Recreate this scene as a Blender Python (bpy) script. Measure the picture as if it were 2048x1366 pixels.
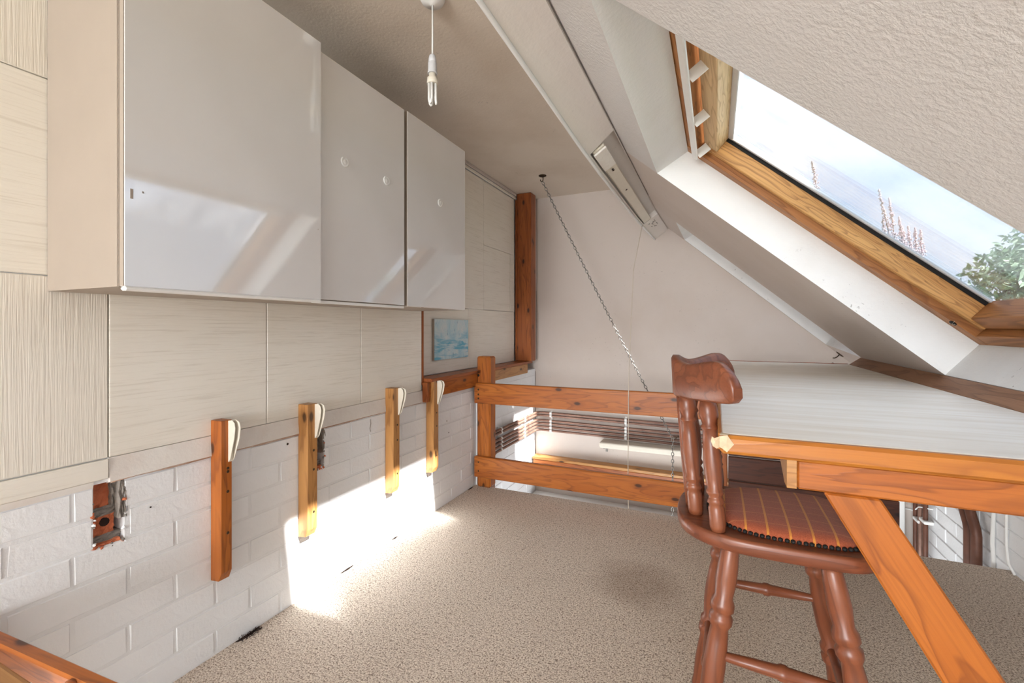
import bpy, bmesh, math, random
from mathutils import Vector, Matrix, noise

random.seed(7)
scene = bpy.context.scene
for o in list(bpy.data.objects):
    bpy.data.objects.remove(o, do_unlink=True)
COL = scene.collection

# ------------------------------------------------------------------ camera
YAW = math.atan2(408.0, 909.0)
cam_d = bpy.data.cameras.new('camera')
cam_d.sensor_width = 36.0
cam_d.lens = 36.0 * 909.0 / 2048.0
cam_d.shift_y = -28.0 / 2048.0
cam_d.clip_start = 0.02
cam = bpy.data.objects.new('camera', cam_d)
COL.objects.link(cam)
cam.location = (0, 0, 1.0)
cam.rotation_euler = (math.radians(90), 0, YAW)
scene.camera = cam

# ------------------------------------------------------------------ exposure
scene.view_settings.view_transform = 'Standard'
scene.view_settings.look = 'None'
scene.view_settings.gamma = 1.0
scene.view_settings.use_curve_mapping = False
scene.view_settings.exposure = 1.5

# ------------------------------------------------------------------ sky
world = bpy.data.worlds.new('sky'); scene.world = world
world.use_nodes = True
wn, wl = world.node_tree.nodes, world.node_tree.links
wn.clear()
w_out = wn.new('ShaderNodeOutputWorld')
w_bg = wn.new('ShaderNodeBackground')
w_tc = wn.new('ShaderNodeTexCoord')
w_map = wn.new('ShaderNodeMapping'); w_map.inputs['Scale'].default_value = (1.0, 1.0, 2.2)
w_no = wn.new('ShaderNodeTexNoise')
w_no.inputs['Scale'].default_value = 2.6; w_no.inputs['Detail'].default_value = 5; w_no.inputs['Roughness'].default_value = 0.5
w_rp = wn.new('ShaderNodeValToRGB')
w_rp.color_ramp.elements[0].position = 0.38; w_rp.color_ramp.elements[0].color = (0.45, 0.57, 0.77, 1)
w_rp.color_ramp.elements[1].position = 0.68; w_rp.color_ramp.elements[1].color = (0.82, 0.85, 0.89, 1)
wl.new(w_tc.outputs['Generated'], w_map.inputs['Vector'])
wl.new(w_map.outputs['Vector'], w_no.inputs['Vector'])
wl.new(w_no.outputs['Fac'], w_rp.inputs['Fac'])
wl.new(w_rp.outputs['Color'], w_bg.inputs['Color'])
w_bg.inputs['Strength'].default_value = 0.90
wl.new(w_bg.outputs['Background'], w_out.inputs['Surface'])

# ------------------------------------------------------------------ sun
SUN_K = 0.93
sun_d = bpy.data.lights.new('sun', 'SUN')
sun_d.energy = 11.0; sun_d.angle = math.radians(1.2); sun_d.color = (1.0, 0.985, 0.96)
sun = bpy.data.objects.new('sun', sun_d); COL.objects.link(sun)
sun.rotation_euler = Vector((1.0, -0.22, SUN_K)).to_track_quat('Z', 'Y').to_euler()
sun.location = (6, -1, 8)

# added fill lamp at an assumed opening behind the camera, tinted like daylight
rear_fill_d = bpy.data.lights.new('window_daylight', 'AREA')
rear_fill_d.shape = 'RECTANGLE'; rear_fill_d.size = 1.7; rear_fill_d.size_y = 1.35
rear_fill_d.energy = 84; rear_fill_d.color = (0.92, 0.965, 1.0)
rear_fill = bpy.data.objects.new('window_daylight', rear_fill_d); COL.objects.link(rear_fill)
rear_fill.location = (-0.45, -4.06, 1.15); rear_fill.rotation_euler = (math.radians(90), 0, 0)

# added fill lamp in the storey below, brightening the open void
low_d = bpy.data.lights.new('lower_window_daylight', 'AREA')
low_d.shape = 'RECTANGLE'; low_d.size = 1.8; low_d.size_y = 1.2
low_d.energy = 20; low_d.color = (0.92, 0.965, 1.0)
low = bpy.data.objects.new('lower_window_daylight', low_d); COL.objects.link(low)
low.location = (-0.1, 1.2, -1.3); low.rotation_euler = (math.radians(100), 0, 0)

# ================================================================== helpers
def lin(c):
    r = []
    for v in c:
        v = v / 255.0
        r.append(v / 12.92 if v <= 0.04045 else ((v + 0.055) / 1.055) ** 2.4)
    return (r[0], r[1], r[2], 1.0)

WM = {}
def place(o, M, parent=None):
    COL.objects.link(o)
    o.matrix_basis = M
    if parent is not None:
        o.parent = parent
        o.matrix_parent_inverse = WM[parent.name].inverted()
    WM[o.name] = M.copy()
    return o

def tag(o, label=None, cat=None, group=None, kind=None):
    if label: o['label'] = label
    if cat: o['category'] = cat
    if group: o['group'] = group
    if kind: o['kind'] = kind
    return o

def empty(name, loc, label=None, cat=None, group=None, kind=None):
    o = bpy.data.objects.new(name, None)
    o.empty_display_size = 0.05
    place(o, Matrix.Translation(Vector(loc)))
    return tag(o, label, cat, group, kind)

def mesh_obj(name, me, mat, parent=None, M=None):
    o = bpy.data.objects.new(name, me)
    if mat is not None and not me.materials:
        me.materials.append(mat)
    return place(o, M if M is not None else Matrix.Identity(4), parent)

def pydata(name, verts, faces, smooth=False):
    me = bpy.data.meshes.new(name)
    me.from_pydata([tuple(v) for v in verts], [], faces)
    me.update()
    if smooth:
        for p in me.polygons: p.use_smooth = True
    return me

def bm_mesh(name, bm, smooth=False):
    bmesh.ops.recalc_face_normals(bm, faces=bm.faces)
    me = bpy.data.meshes.new(name)
    bm.to_mesh(me); bm.free()
    if smooth:
        for p in me.polygons: p.use_smooth = True
    return me

def bm_box(bm, lo, hi):
    x0, y0, z0 = lo; x1, y1, z1 = hi
    v = [bm.verts.new(p) for p in ((x0,y0,z0),(x1,y0,z0),(x1,y1,z0),(x0,y1,z0),(x0,y0,z1),(x1,y0,z1),(x1,y1,z1),(x0,y1,z1))]
    for f in ((3,2,1,0),(4,5,6,7),(0,1,5,4),(1,2,6,5),(2,3,7,6),(3,0,4,7)):
        bm.faces.new([v[i] for i in f])
    return v

def box_me(name, lo, hi, bev=0.0, seg=1):
    bm = bmesh.new(); bm_box(bm, lo, hi)
    if bev > 0:
        bmesh.ops.bevel(bm, geom=list(bm.edges), offset=bev, segments=seg, affect='EDGES', profile=0.5)
    return bm_mesh(name, bm)

def box(name, lo, hi, mat, parent=None, bev=0.0, seg=1):
    """box whose mesh origin is its own centre"""
    lo = Vector(lo); hi = Vector(hi); c = (lo + hi) / 2
    return mesh_obj(name, box_me(name, lo - c, hi - c, bev, seg), mat, parent, Matrix.Translation(c))

def frame_from(p0, p1, up):
    x = (Vector(p1) - Vector(p0)).normalized()
    z = Vector(up); z = (z - x * z.dot(x)).normalized()
    y = z.cross(x)
    M = Matrix.Identity(4)
    for i, a in enumerate((x, y, z)):
        M[0][i], M[1][i], M[2][i] = a
    return M

def board(name, p0, p1, w, t, up, mat, parent=None, bev=0.003):
    """board along p0->p1 (centre line); width w across, thickness t along 'up'; grain = local X"""
    p0 = Vector(p0); p1 = Vector(p1); L = (p1 - p0).length
    M = Matrix.Translation((p0 + p1) / 2) @ frame_from(p0, p1, up)
    return mesh_obj(name, box_me(name, (-L/2, -w/2, -t/2), (L/2, w/2, t/2), bev), mat, parent, M)

def lathe_me(name, prof, n=20):
    """prof: list of (radius, x) along local X"""
    vs, fs = [], []
    for r, x in prof:
        for i in range(n):
            a = 2 * math.pi * i / n
            vs.append((x, r * math.cos(a), r * math.sin(a)))
    k = len(prof)
    for j in range(k - 1):
        for i in range(n):
            i2 = (i + 1) % n
            fs.append((j*n+i, j*n+i2, (j+1)*n+i2, (j+1)*n+i))
    fs.append(tuple(range(n - 1, -1, -1)))
    fs.append(tuple((k-1)*n + i for i in range(n)))
    me = pydata(name, vs, fs)
    for p in me.polygons: p.use_smooth = len(p.vertices) == 4
    return me

def lathe(name, p0, p1, prof, mat, parent=None, n=20):
    """prof: list of (radius, t in 0..1)"""
    p0 = Vector(p0); p1 = Vector(p1); L = (p1 - p0).length
    d = (p1 - p0).normalized()
    up = (0, 0, 1) if abs(d.z) < 0.9 else (0, 1, 0)
    M = Matrix.Translation(p0) @ frame_from(p0, p1, up)
    return mesh_obj(name, lathe_me(name, [(r, t * L) for r, t in prof], n), mat, parent, M)

def tube_data(pts, r, n=8, vs=None, fs=None, closed=False):
    if vs is None: vs, fs = [], []
    pts = [Vector(p) for p in pts]
    base = len(vs); k = len(pts)
    prev = None
    for i, p in enumerate(pts):
        if closed:
            d = (pts[(i+1) % k] - pts[i-1]).normalized()
        else:
            d = (pts[min(i+1, k-1)] - pts[max(i-1, 0)]).normalized()
        if prev is None:
            a = Vector((0, 0, 1)) if abs(d.z) < 0.9 else Vector((1, 0, 0))
            u = d.cross(a).normalized()
        else:
            u = (prev - d * prev.dot(d)).normalized()
        v = d.cross(u); prev = u
        rr = r[i] if isinstance(r, (list, tuple)) else r
        for j in range(n):
            a = 2 * math.pi * j / n
            vs.append(p + (u * math.cos(a) + v * math.sin(a)) * rr)
    m = k if closed else k - 1
    for i in range(m):
        i2 = (i + 1) % k
        for j in range(n):
            j2 = (j + 1) % n
            fs.append((base+i*n+j, base+i*n+j2, base+i2*n+j2, base+i2*n+j))
    if not closed:
        fs.append(tuple(base + j for j in range(n-1, -1, -1)))
        fs.append(tuple(base + (k-1)*n + j for j in range(n)))
    return vs, fs

def tube(name, pts, r, mat, parent=None, n=8, closed=False):
    vs, fs = tube_data(pts, r, n, closed=closed)
    return mesh_obj(name, pydata(name, vs, fs, True), mat, parent)

def prism_me(name, poly, y0, y1, axis='Y', bev=0.0):
    """extrude a 2D polygon (a,b) along an axis: Y -> (a,y,b), X -> (x,a,b), Z -> (a,b,z)"""
    f = {'Y': lambda a, b, t: (a, t, b), 'X': lambda a, b, t: (t, a, b), 'Z': lambda a, b, t: (a, b, t)}[axis]
    bm = bmesh.new()
    A = [bm.verts.new(f(a, b, y0)) for a, b in poly]
    B = [bm.verts.new(f(a, b, y1)) for a, b in poly]
    n = len(poly)
    bm.faces.new(A); bm.faces.new(B[::-1])
    for i in range(n):
        bm.faces.new((A[i], B[i], B[(i+1) % n], A[(i+1) % n]))
    if bev > 0:
        bmesh.ops.recalc_face_normals(bm, faces=bm.faces)
        bmesh.ops.bevel(bm, geom=list(bm.edges), offset=bev, segments=2, affect='EDGES', profile=0.5)
    return bm_mesh(name, bm)

def prism(name, poly, y0, y1, mat, parent=None, axis='Y', bev=0.0):
    return mesh_obj(name, prism_me(name, poly, y0, y1, axis, bev), mat, parent)

# ================================================================== materials
class NT:
    def __init__(self, name):
        self.m = bpy.data.materials.new(name); self.m.use_nodes = True
        t = self.m.node_tree; self.n = t.nodes; self.l = t.links
        self.b = self.n['Principled BSDF']; self.out = self.n['Material Output']
    def node(self, kind, **kw):
        nd = self.n.new('ShaderNode' + kind)
        for k, v in kw.items():
            if k in nd.inputs: nd.inputs[k].default_value = v
            else: setattr(nd, k, v)
        return nd
    def link(self, a, b): self.l.new(a, b)
    def coord(self, scale=(1, 1, 1), kind='Object', rot=(0, 0, 0)):
        tc = self.node('TexCoord'); mp = self.node('Mapping')
        mp.inputs['Scale'].default_value = scale; mp.inputs['Rotation'].default_value = rot
        self.link(tc.outputs[kind], mp.inputs['Vector'])
        return mp.outputs['Vector']
    def noise(self, vec, scale, detail=4, rough=0.55, dist=0.0):
        nd = self.node('TexNoise')
        nd.inputs['Scale'].default_value = scale; nd.inputs['Detail'].default_value = detail
        nd.inputs['Roughness'].default_value = rough; nd.inputs['Distortion'].default_value = dist
        self.link(vec, nd.inputs['Vector'])
        return nd.outputs['Fac']
    def ramp(self, fac, stops):
        nd = self.node('ValToRGB'); cr = nd.color_ramp
        while len(cr.elements) < len(stops): cr.elements.new(0.5)
        for e, (p, c) in zip(cr.elements, stops):
            e.position = p; e.color = c if len(c) == 4 else (*c, 1)
        self.link(fac, nd.inputs['Fac'])
        return nd.outputs['Color']
    def mix(self, fac, a, b, mode='MIX'):
        nd = self.node('Mix', data_type='RGBA', blend_type=mode)
        for s, v in ((nd.inputs[0], fac), (nd.inputs[6], a), (nd.inputs[7], b)):
            if hasattr(v, 'node'): self.link(v, s)
            else: s.default_value = v
        return nd.outputs[2]
    def math(self, op, a, b=0.0):
        nd = self.node('Math', operation=op)
        for s, v in ((nd.inputs[0], a), (nd.inputs[1], b)):
            if hasattr(v, 'node'): self.link(v, s)
            else: s.default_value = v
        return nd.outputs[0]
    def bump(self, h, strength=0.3, dist=0.002):
        nd = self.node('Bump'); nd.inputs['Strength'].default_value = strength
        nd.inputs['Distance'].default_value = dist
        self.link(h, nd.inputs['Height']); self.link(nd.outputs['Normal'], self.b.inputs['Normal'])
    def base(self, c, rough=0.5, metal=0.0, spec=0.5):
        if hasattr(c, 'node'): self.link(c, self.b.inputs['Base Color'])
        else: self.b.inputs['Base Color'].default_value = c
        self.b.inputs['Roughness'].default_value = rough
        self.b.inputs['Metallic'].default_value = metal
        self.b.inputs['Specular IOR Level'].default_value = spec
        return self

BW = (0, 0, 0, 1); WH = (1, 1, 1, 1)

def mat_plain(name, c, rough=0.5, metal=0.0, spec=0.5, nscale=30, amt=0.08):
    t = NT(name)
    f = t.noise(t.coord(), nscale, 3)
    col = lin(c); d = tuple(v * (1 - amt) for v in col[:3]) + (1,)
    t.base(t.ramp(f, [(0.3, d), (0.7, col)]), rough, metal, spec)
    return t.m

def mat_paint(name, c, stain, stain_amt=0.35, bumpscale=120, bumpstr=0.25, stscale=1.6, rough=0.75, speck=0.0, bdist=0.003):
    """old painted plaster: soft stains of their own shape, fine relief, optional dirt specks"""
    t = NT(name); v = t.coord()
    f = t.noise(v, stscale, 5, 0.6)
    col = t.mix(t.math('MULTIPLY', t.ramp(f, [(0.45, BW), (0.75, WH)]), stain_amt), lin(c), lin(stain))
    if speck > 0:
        s = t.noise(v, 55, 3, 0.6); area = t.ramp(t.noise(v, 2.2, 2), [(0.5, BW), (0.62, WH)])
        sp = t.math('MULTIPLY', t.ramp(s, [(0.66, BW), (0.72, WH)]), area)
        col = t.mix(t.math('MULTIPLY', sp, speck), col, lin((95, 85, 75)))
    t.base(col, rough, 0, 0.3)
    h = t.noise(v, bumpscale, 4, 0.6)
    t.bump(h, bumpstr, bdist)
    return t.m

def mat_panel(name, axis, c=(226, 218, 200), d=(205, 192, 168)):
    """cream boards with combed grain lines; axis = along-grain world axis"""
    t = NT(name)
    sc = {'Y': (1, 5, 190), 'Z': (1, 240, 6)}[axis]; amt = {'Y': 0.30, 'Z': 0.18}[axis]
    v = t.coord(sc)
    f = t.noise(v, 1.0, 3, 0.55, 0.6)
    st = t.noise(t.coord(), 2.2, 4)
    col = t.mix(t.ramp(st, [(0.35, BW), (0.75, (0.55, 0.55, 0.55, 1))]), lin(c), lin(d))
    col = t.mix(t.math('MULTIPLY', t.ramp(f, [(0.30, WH), (0.46, BW)]), amt), col, lin((190, 178, 158)))
    t.base(col, 0.62, 0, 0.35)
    t.bump(f, 0.4, 0.003)
    return t.m

def mat_wood(name, c1, c2, c3, knots=True, rough=0.38, ring=34, scale=1.0, contrast=(0.3, 0.72), fine=0.25, coat=0.0, knot_scale=(3.4, 13, 13)):
    """timber with the grain along local X"""
    t = NT(name)
    v = t.coord((0.9 * scale, 9 * scale, 9 * scale))
    warp = t.noise(v, 0.8, 2, 0.5)
    n1 = t.noise(v, 1.6, 3, 0.5, 0.8)
    rings = t.math('FRACT', t.math('MULTIPLY', t.math('ADD', n1, t.math('MULTIPLY', warp, 0.6)), ring / 4.0))
    col = t.ramp(n1, [(contrast[0], lin(c2)), (contrast[1], lin(c1))])
    line = t.ramp(rings, [(0.0, BW), (0.55, BW), (0.9, WH), (1.0, BW)])
    col = t.mix(t.math('MULTIPLY', line, 0.55), col, lin(c3))
    fib = t.noise(t.coord((6, 260, 260)), 1.0, 2)
    col = t.mix(t.math('MULTIPLY', t.ramp(fib, [(0.45, BW), (0.7, WH)]), fine), col, lin(c3))
    if knots:
        vo = t.node('TexVoronoi', voronoi_dimensions='2D'); vo.inputs['Scale'].default_value = 1.0; vo.inputs['Randomness'].default_value = 1.0
        tc = t.node('TexCoord'); sp = t.node('SeparateXYZ'); t.link(tc.outputs['Object'], sp.inputs[0])
        oi = t.node('ObjectInfo'); cb = t.node('CombineXYZ')
        t.link(t.math('ADD', t.math('MULTIPLY', sp.outputs['X'], 3.6), t.math('MULTIPLY', oi.outputs['Random'], 40.0)), cb.inputs[0])
        t.link(t.math('ADD', t.math('MULTIPLY', t.math('ADD', sp.outputs['Y'], sp.outputs['Z']), 7.5), t.math('MULTIPLY', oi.outputs['Random'], 17.0)), cb.inputs[1])
        t.link(cb.outputs[0], vo.inputs['Vector'])
        k = t.ramp(vo.outputs['Distance'], [(0.0, WH), (0.045, WH), (0.085, BW)])
        halo = t.ramp(vo.outputs['Distance'], [(0.05, WH), (0.20, BW)])
        col = t.mix(t.math('MULTIPLY', halo, 0.40), col, lin(c3))
        col = t.mix(t.math('MULTIPLY', k, 0.85), col, lin(tuple(x * 0.42 for x in c3)))
    t.base(col, rough, 0, 0.45)
    if coat: t.b.inputs['Coat Weight'].default_value = coat; t.b.inputs['Coat Roughness'].default_value = 0.15
    t.bump(line, 0.12, 0.001)
    return t.m

M_brick = mat_paint('white_painted_brick', (240, 241, 242), (226, 226, 226), 0.3, 70, 0.35, 3.0, 0.6, 0.0, 0.004)
M_mortar = mat_paint('white_painted_mortar', (236, 237, 238), (214, 213, 211), 0.4, 90, 0.4, 4.0, 0.7, 0.0, 0.004)
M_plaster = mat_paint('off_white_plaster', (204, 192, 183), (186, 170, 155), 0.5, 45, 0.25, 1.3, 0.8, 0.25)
M_ceiling = mat_paint('aged_ceiling_paint', (216, 203, 188), (188, 170, 150), 0.6, 90, 0.3, 1.5, 0.85, 0.35)
M_artex = mat_paint('rough_textured_paint', (210, 206, 203), (190, 183, 175), 0.45, 120, 0.45, 1.4, 0.8, 0.2, 0.005)
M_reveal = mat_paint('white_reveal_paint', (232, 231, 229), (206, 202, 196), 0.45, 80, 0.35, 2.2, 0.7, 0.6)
M_beam = mat_paint('white_beam_paint', (230, 223, 216), (208, 196, 184), 0.4, 70, 0.25, 1.8, 0.7, 0.35)
M_trimw = mat_paint('chipped_white_trim', (234, 229, 222), (190, 158, 138), 0.3, 60, 0.4, 7.0, 0.6, 0.0)
M_panelh = mat_panel('cream_panel_horizontal_grain', 'Y', (241, 236, 225), (230, 221, 205))
M_panelv = mat_panel('cream_panel_vertical_grain', 'Z', (236, 230, 218), (224, 214, 198))
M_panelr = mat_panel('cream_panel_plain', 'Y', (240, 234, 223), (228, 218, 202))
M_pine = mat_wood('orange_varnished_pine', (190, 112, 42), (162, 86, 28), (112, 54, 18))
M_pined = mat_wood('deep_orange_pine', (172, 98, 46), (144, 74, 32), (94, 44, 18))
M_pinel = mat_wood('pale_orange_pine', (196, 146, 90), (178, 124, 68), (132, 82, 40))
M_edge = mat_wood('golden_desk_lipping', (190, 122, 46), (176, 104, 34), (140, 76, 26), False, 0.35, 20)
M_sky_pine = mat_wood('weathered_roof_window_pine', (222, 172, 108), (200, 142, 78), (124, 72, 32), False, 0.5, 60, 1.0, (0.3, 0.7), 0.3)
M_sky_pined = mat_wood('brown_roof_window_pine', (186, 128, 74), (158, 100, 52), (98, 56, 26), False, 0.5, 40)
M_pale_pine = mat_wood('bleached_pine', (226, 196, 150), (210, 176, 128), (160, 118, 72), False, 0.55, 46)
M_batten = mat_wood('dusty_brown_board', (160, 118, 88), (134, 94, 68), (92, 60, 42), False, 0.6, 24)
M_dark = mat_wood('dark_stained_boards', (96, 52, 34), (76, 38, 24), (46, 20, 12), True, 0.5)
M_chair = mat_wood('red_brown_stained_beech', (136, 78, 50), (116, 62, 40), (86, 44, 28), False, 0.37, 22, 1.0, (0.3, 0.7), 0.2, 0.08)
M_ply = mat_wood('pale_plywood', (206, 158, 104), (188, 138, 84), (150, 100, 54), False, 0.6, 14)

def mat_gloss():
    t = NT('gloss_white_door'); f = t.noise(t.coord(), 3, 2)
    t.base(t.ramp(f, [(0.3, lin((222, 220, 218))), (0.7, lin((228, 227, 226)))]), 0.09, 0, 0.5)
    t.b.inputs['Coat Weight'].default_value = 1.0; t.b.inputs['Coat IOR'].default_value = 2.2; t.b.inputs['Coat Roughness'].default_value = 0.05
    t.bump(t.noise(t.coord(), 5, 2), 0.03, 0.01)
    return t.m
M_gloss = mat_gloss()
M_carcass = mat_plain('beige_cabinet_side', (162, 149, 136), 0.5, nscale=6, amt=0.06)
M_cream = mat_plain('cream_plastic', (228, 220, 204), 0.4, nscale=20, amt=0.05)
M_white = mat_plain('white_plastic', (234, 232, 228), 0.35, amt=0.03)
M_greyp = mat_plain('grey_white_plastic', (206, 206, 208), 0.35, amt=0.03)
M_steel = mat_plain('dull_steel', (150, 146, 140), 0.35, 1.0, amt=0.2)
M_iron = mat_plain('dark_bronze_iron', (78, 62, 44), 0.45, 0.7, amt=0.3)
M_black = mat_plain('black_rubber', (18, 16, 15), 0.7, amt=0.1)
M_cord = mat_plain('pale_cord', (206, 192, 176), 0.8, amt=0.1)
M_tape = mat_plain('cream_masking_tape', (214, 190, 156), 0.6, nscale=80, amt=0.25)
M_copper = mat_plain('dull_copper', (150, 114, 98), 0.45, 0.35, nscale=18, amt=0.35)
M_copperd = mat_plain('brown_painted_pipe', (112, 70, 52), 0.5, 0.1, nscale=18, amt=0.35)
M_redbrick = mat_paint('bare_red_brick', (216, 126, 88), (168, 88, 60), 0.8, 60, 0.9, 14.0, 0.9, 0.0, 0.006)
M_greymort = mat_paint('bare_grey_mortar', (150, 142, 134), (108, 100, 92), 0.8, 60, 0.9, 18.0, 0.95, 0.0, 0.006)
M_blackhole = mat_plain('soot_dark_cavity', (46, 28, 20), 0.95, amt=0.3)  # dark colour paints the shade inside holes and gaps; fibres share it

def mat_carpet():
    t = NT('speckled_beige_carpet'); v = t.coord()
    a = t.noise(v, 210, 2, 0.7); b = t.noise(t.coord((1.0, 1.6, 1)), 70, 4, 0.8); c = t.noise(v, 1.1, 4)
    col = t.ramp(a, [(0.32, lin((104, 84, 70))), (0.45, lin((202, 186, 170))), (0.60, lin((240, 228, 214)))])
    col = t.mix(t.math('MULTIPLY', t.ramp(b, [(0.37, WH), (0.45, BW)]), 0.8), col, lin((112, 92, 78)))
    col = t.mix(t.math('MULTIPLY', t.ramp(c, [(0.45, BW), (0.75, WH)]), 0.22), col, lin((150, 124, 100)))
    # one old spill stain with a shape of its own
    tc = t.node('TexCoord'); mp = t.node('Mapping'); mp.inputs['Location'].default_value = (0.23, -1.88, 0)
    t.link(tc.outputs['Object'], mp.inputs['Vector'])
    wv = t.node('VectorMath', operation='ADD')
    nn = t.node('TexNoise'); nn.inputs['Scale'].default_value = 9; t.link(tc.outputs['Object'], nn.inputs['Vector'])
    sub = t.node('VectorMath', operation='SCALE'); sub.inputs['Scale'].default_value = 0.10
    t.link(nn.outputs['Color'], sub.inputs[0])
    t.link(mp.outputs['Vector'], wv.inputs[0]); t.link(sub.outputs[0], wv.inputs[1])
    ln = t.node('VectorMath', operation='LENGTH'); t.link(wv.outputs[0], ln.inputs[0])
    st = t.ramp(ln.outputs['Value'], [(0.10, WH), (0.21, BW)])
    col = t.mix(t.math('MULTIPLY', st, 0.34), col, lin((112, 84, 64)))
    t.base(col, 0.95, 0, 0.1)
    t.bump(t.math('ADD', a, b), 0.35, 0.004)
    return t.m
M_carpet = mat_carpet()

def mat_laminate():
    t = NT('streaky_white_laminate')
    f = t.noise(t.coord((2.5, 40, 10)), 1.0, 4, 0.6)
    g = t.noise(t.coord(), 3, 4)
    col = t.ramp(f, [(0.35, lin((238, 230, 216))), (0.6, lin((250, 245, 236)))])
    col = t.mix(t.math('MULTIPLY', t.ramp(g, [(0.5, BW), (0.8, WH)]), 0.25), col, lin((206, 190, 164)))
    t.base(col, 0.42, 0, 0.4)
    return t.m
M_lam = mat_laminate()

def mat_plaid():
    t = NT('rust_plaid_fabric')
    tc = t.node('TexCoord'); sp = t.node('SeparateXYZ'); t.link(tc.outputs['Object'], sp.inputs[0])
    def stripes(s, freq, width):
        fr = t.math('FRACT', t.math('ADD', t.math('MULTIPLY', s, freq), 10.25))
        return t.math('LESS_THAN', t.math('ABSOLUTE', t.math('SUBTRACT', fr, 0.5)), width)
    a = stripes(sp.outputs['X'], 27.0, 0.055); b = stripes(sp.outputs['Y'], 27.0, 0.03)
    wv = t.noise(t.coord((1, 1, 1)), 500, 2)
    col = t.ramp(wv, [(0.3, lin((146, 72, 48))), (0.7, lin((178, 94, 62)))])
    col = t.mix(t.math('MULTIPLY', b, 0.45), col, lin((206, 130, 78)))
    col = t.mix(t.math('MULTIPLY', a, 0.8), col, lin((214, 144, 62)))
    t.base(col, 0.8, 0, 0.2); t.bump(wv, 0.3, 0.001)
    t.b.inputs['Sheen Weight'].default_value = 0.2
    return t.m
M_plaid = mat_plaid()

def mat_glass(name='old_window_glass', haze=0.10):
    t = NT(name)
    tr = t.node('BsdfTransparent'); tr.inputs['Color'].default_value = (0.95, 0.97, 0.98, 1)
    gl = t.node('BsdfGlossy'); gl.inputs['Roughness'].default_value = 0.02
    df = t.node('BsdfTranslucent'); df.inputs['Color'].default_value = (0.85, 0.86, 0.88, 1)
    fr = t.node('Fresnel'); fr.inputs['IOR'].default_value = 1.45
    m1 = t.node('MixShader'); m2 = t.node('MixShader')
    hz = t.math('MULTIPLY', t.ramp(t.noise(t.coord((1, 3, 1)), 4, 5), [(0.4, BW), (0.8, WH)]), haze)
    t.link(hz, m1.inputs[0]); t.link(tr.outputs[0], m1.inputs[1]); t.link(df.outputs[0], m1.inputs[2])
    t.link(t.math('MULTIPLY', fr.outputs[0], 0.6), m2.inputs[0]); t.link(m1.outputs[0], m2.inputs[1]); t.link(gl.outputs[0], m2.inputs[2])
    t.link(m2.outputs[0], t.out.inputs['Surface'])
    return t.m
M_glass = mat_glass()

def mat_painting():
    t = NT('blue_abstract_paint')
    v = t.coord((1, 1.4, 1))
    f = t.noise(v, 9, 6, 0.65, 0.6)
    g = t.noise(t.coord((1, 2.0, 12)), 3.0, 4, 0.6, 0.8)
    h = t.noise(t.coord((1, 60, 14)), 1.0, 3, 0.6)
    tc = t.node('TexCoord'); sp = t.node('SeparateXYZ'); t.link(tc.outputs['Object'], sp.inputs[0])
    low = t.ramp(t.math('ADD', t.math('MULTIPLY', sp.outputs['Z'], 4.0), 0.5), [(0.0, WH), (0.40, WH), (0.75, BW)])
    col = t.ramp(f, [(0.3, lin((150, 196, 212))), (0.5, lin((190, 212, 218))), (0.7, lin((216, 220, 220)))])
    col = t.mix(t.math('MULTIPLY', low, t.ramp(g, [(0.44, BW), (0.60, WH)])), col, lin((96, 172, 200)))
    col = t.mix(t.ramp(h, [(0.66, BW), (0.72, WH)]), col, lin((54, 122, 160)))
    t.base(col, 0.5)
    return t.m
M_art = mat_painting()

# ================================================================== key dimensions
XW = -1.394      # mezzanine brick wall
XV = -1.36       # brick wall beside the void
XR = 1.105       # low eaves wall
YB = 3.50        # gable wall
ZC = 2.06        # flat ceiling
YE = 2.55        # edge of the mezzanine floor
YN = -4.0        # wall behind the camera
ZG = -2.2        # ground floor
SL = 0.87; TH = math.atan(SL); SN, CN = math.sin(TH), math.cos(TH)

def cY(y):
    return 1.41 if y < 2.70 else 1.41 + 0.04 * (y - 2.70) / 0.8
def SP(x, y, w=0.0):
    """point on the roof slope: x on the ceiling plane, y along the room, w out along the normal"""
    return Vector((x + SN * w, y, cY(y) - SL * x + CN * w))

# ================================================================== structure
# ---- floor
fl = mesh_obj('floor', box_me('floor', (XW - 0.02, YN, -0.03), (XR + 0.05, YE, 0.0), 0.004), M_carpet)
tag(fl, 'speckled beige carpet of the loft floor with one dark spill stain', 'floor', kind='structure')
box('floor_deck', (XW - 0.02, YN, -0.22), (XR + 0.05, YE - 0.02, -0.032), M_reveal, fl)
fg = box('floor', (XW - 0.3, YN, ZG - 0.1), (XR + 0.3, YB + 0.1, ZG), M_mortar)
tag(fg, 'pale floor of the storey far below the open void', 'floor', kind='structure')

# ---- left wall: backing with the two chased-out holes, bricks, panels, recess
HOLES = [(0.597, 0.662, 0.452, 0.612), (1.262, 1.318, 0.457, 0.612)]
wl_root = empty('wall_left', (XW, 0.5, 0), 'long side wall, white brick below and cream grained panels above', 'wall', kind='structure')
BACK = XW - 0.002
bm = bmesh.new()
ys = [YN, HOLES[0][0], HOLES[0][1], HOLES[1][0], HOLES[1][1], YE]
for i in range(5):
    if i in (1, 3):
        h = HOLES[0] if i == 1 else HOLES[1]
        bm_box(bm, (BACK - 0.2, ys[i], -0.3), (BACK, ys[i+1], h[2]))
        bm_box(bm, (BACK - 0.2, ys[i], h[3]), (BACK, ys[i+1], 0.64))
        bm_box(bm, (BACK - 0.2, ys[i], h[2]), (BACK - 0.075, ys[i+1], h[3]))
    else:
        bm_box(bm, (BACK - 0.2, ys[i], -0.3), (BACK, ys[i+1], 0.64))
mesh_obj('mortar_bed', bm_mesh('mortar_bed', bm), M_mortar, wl_root)
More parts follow.
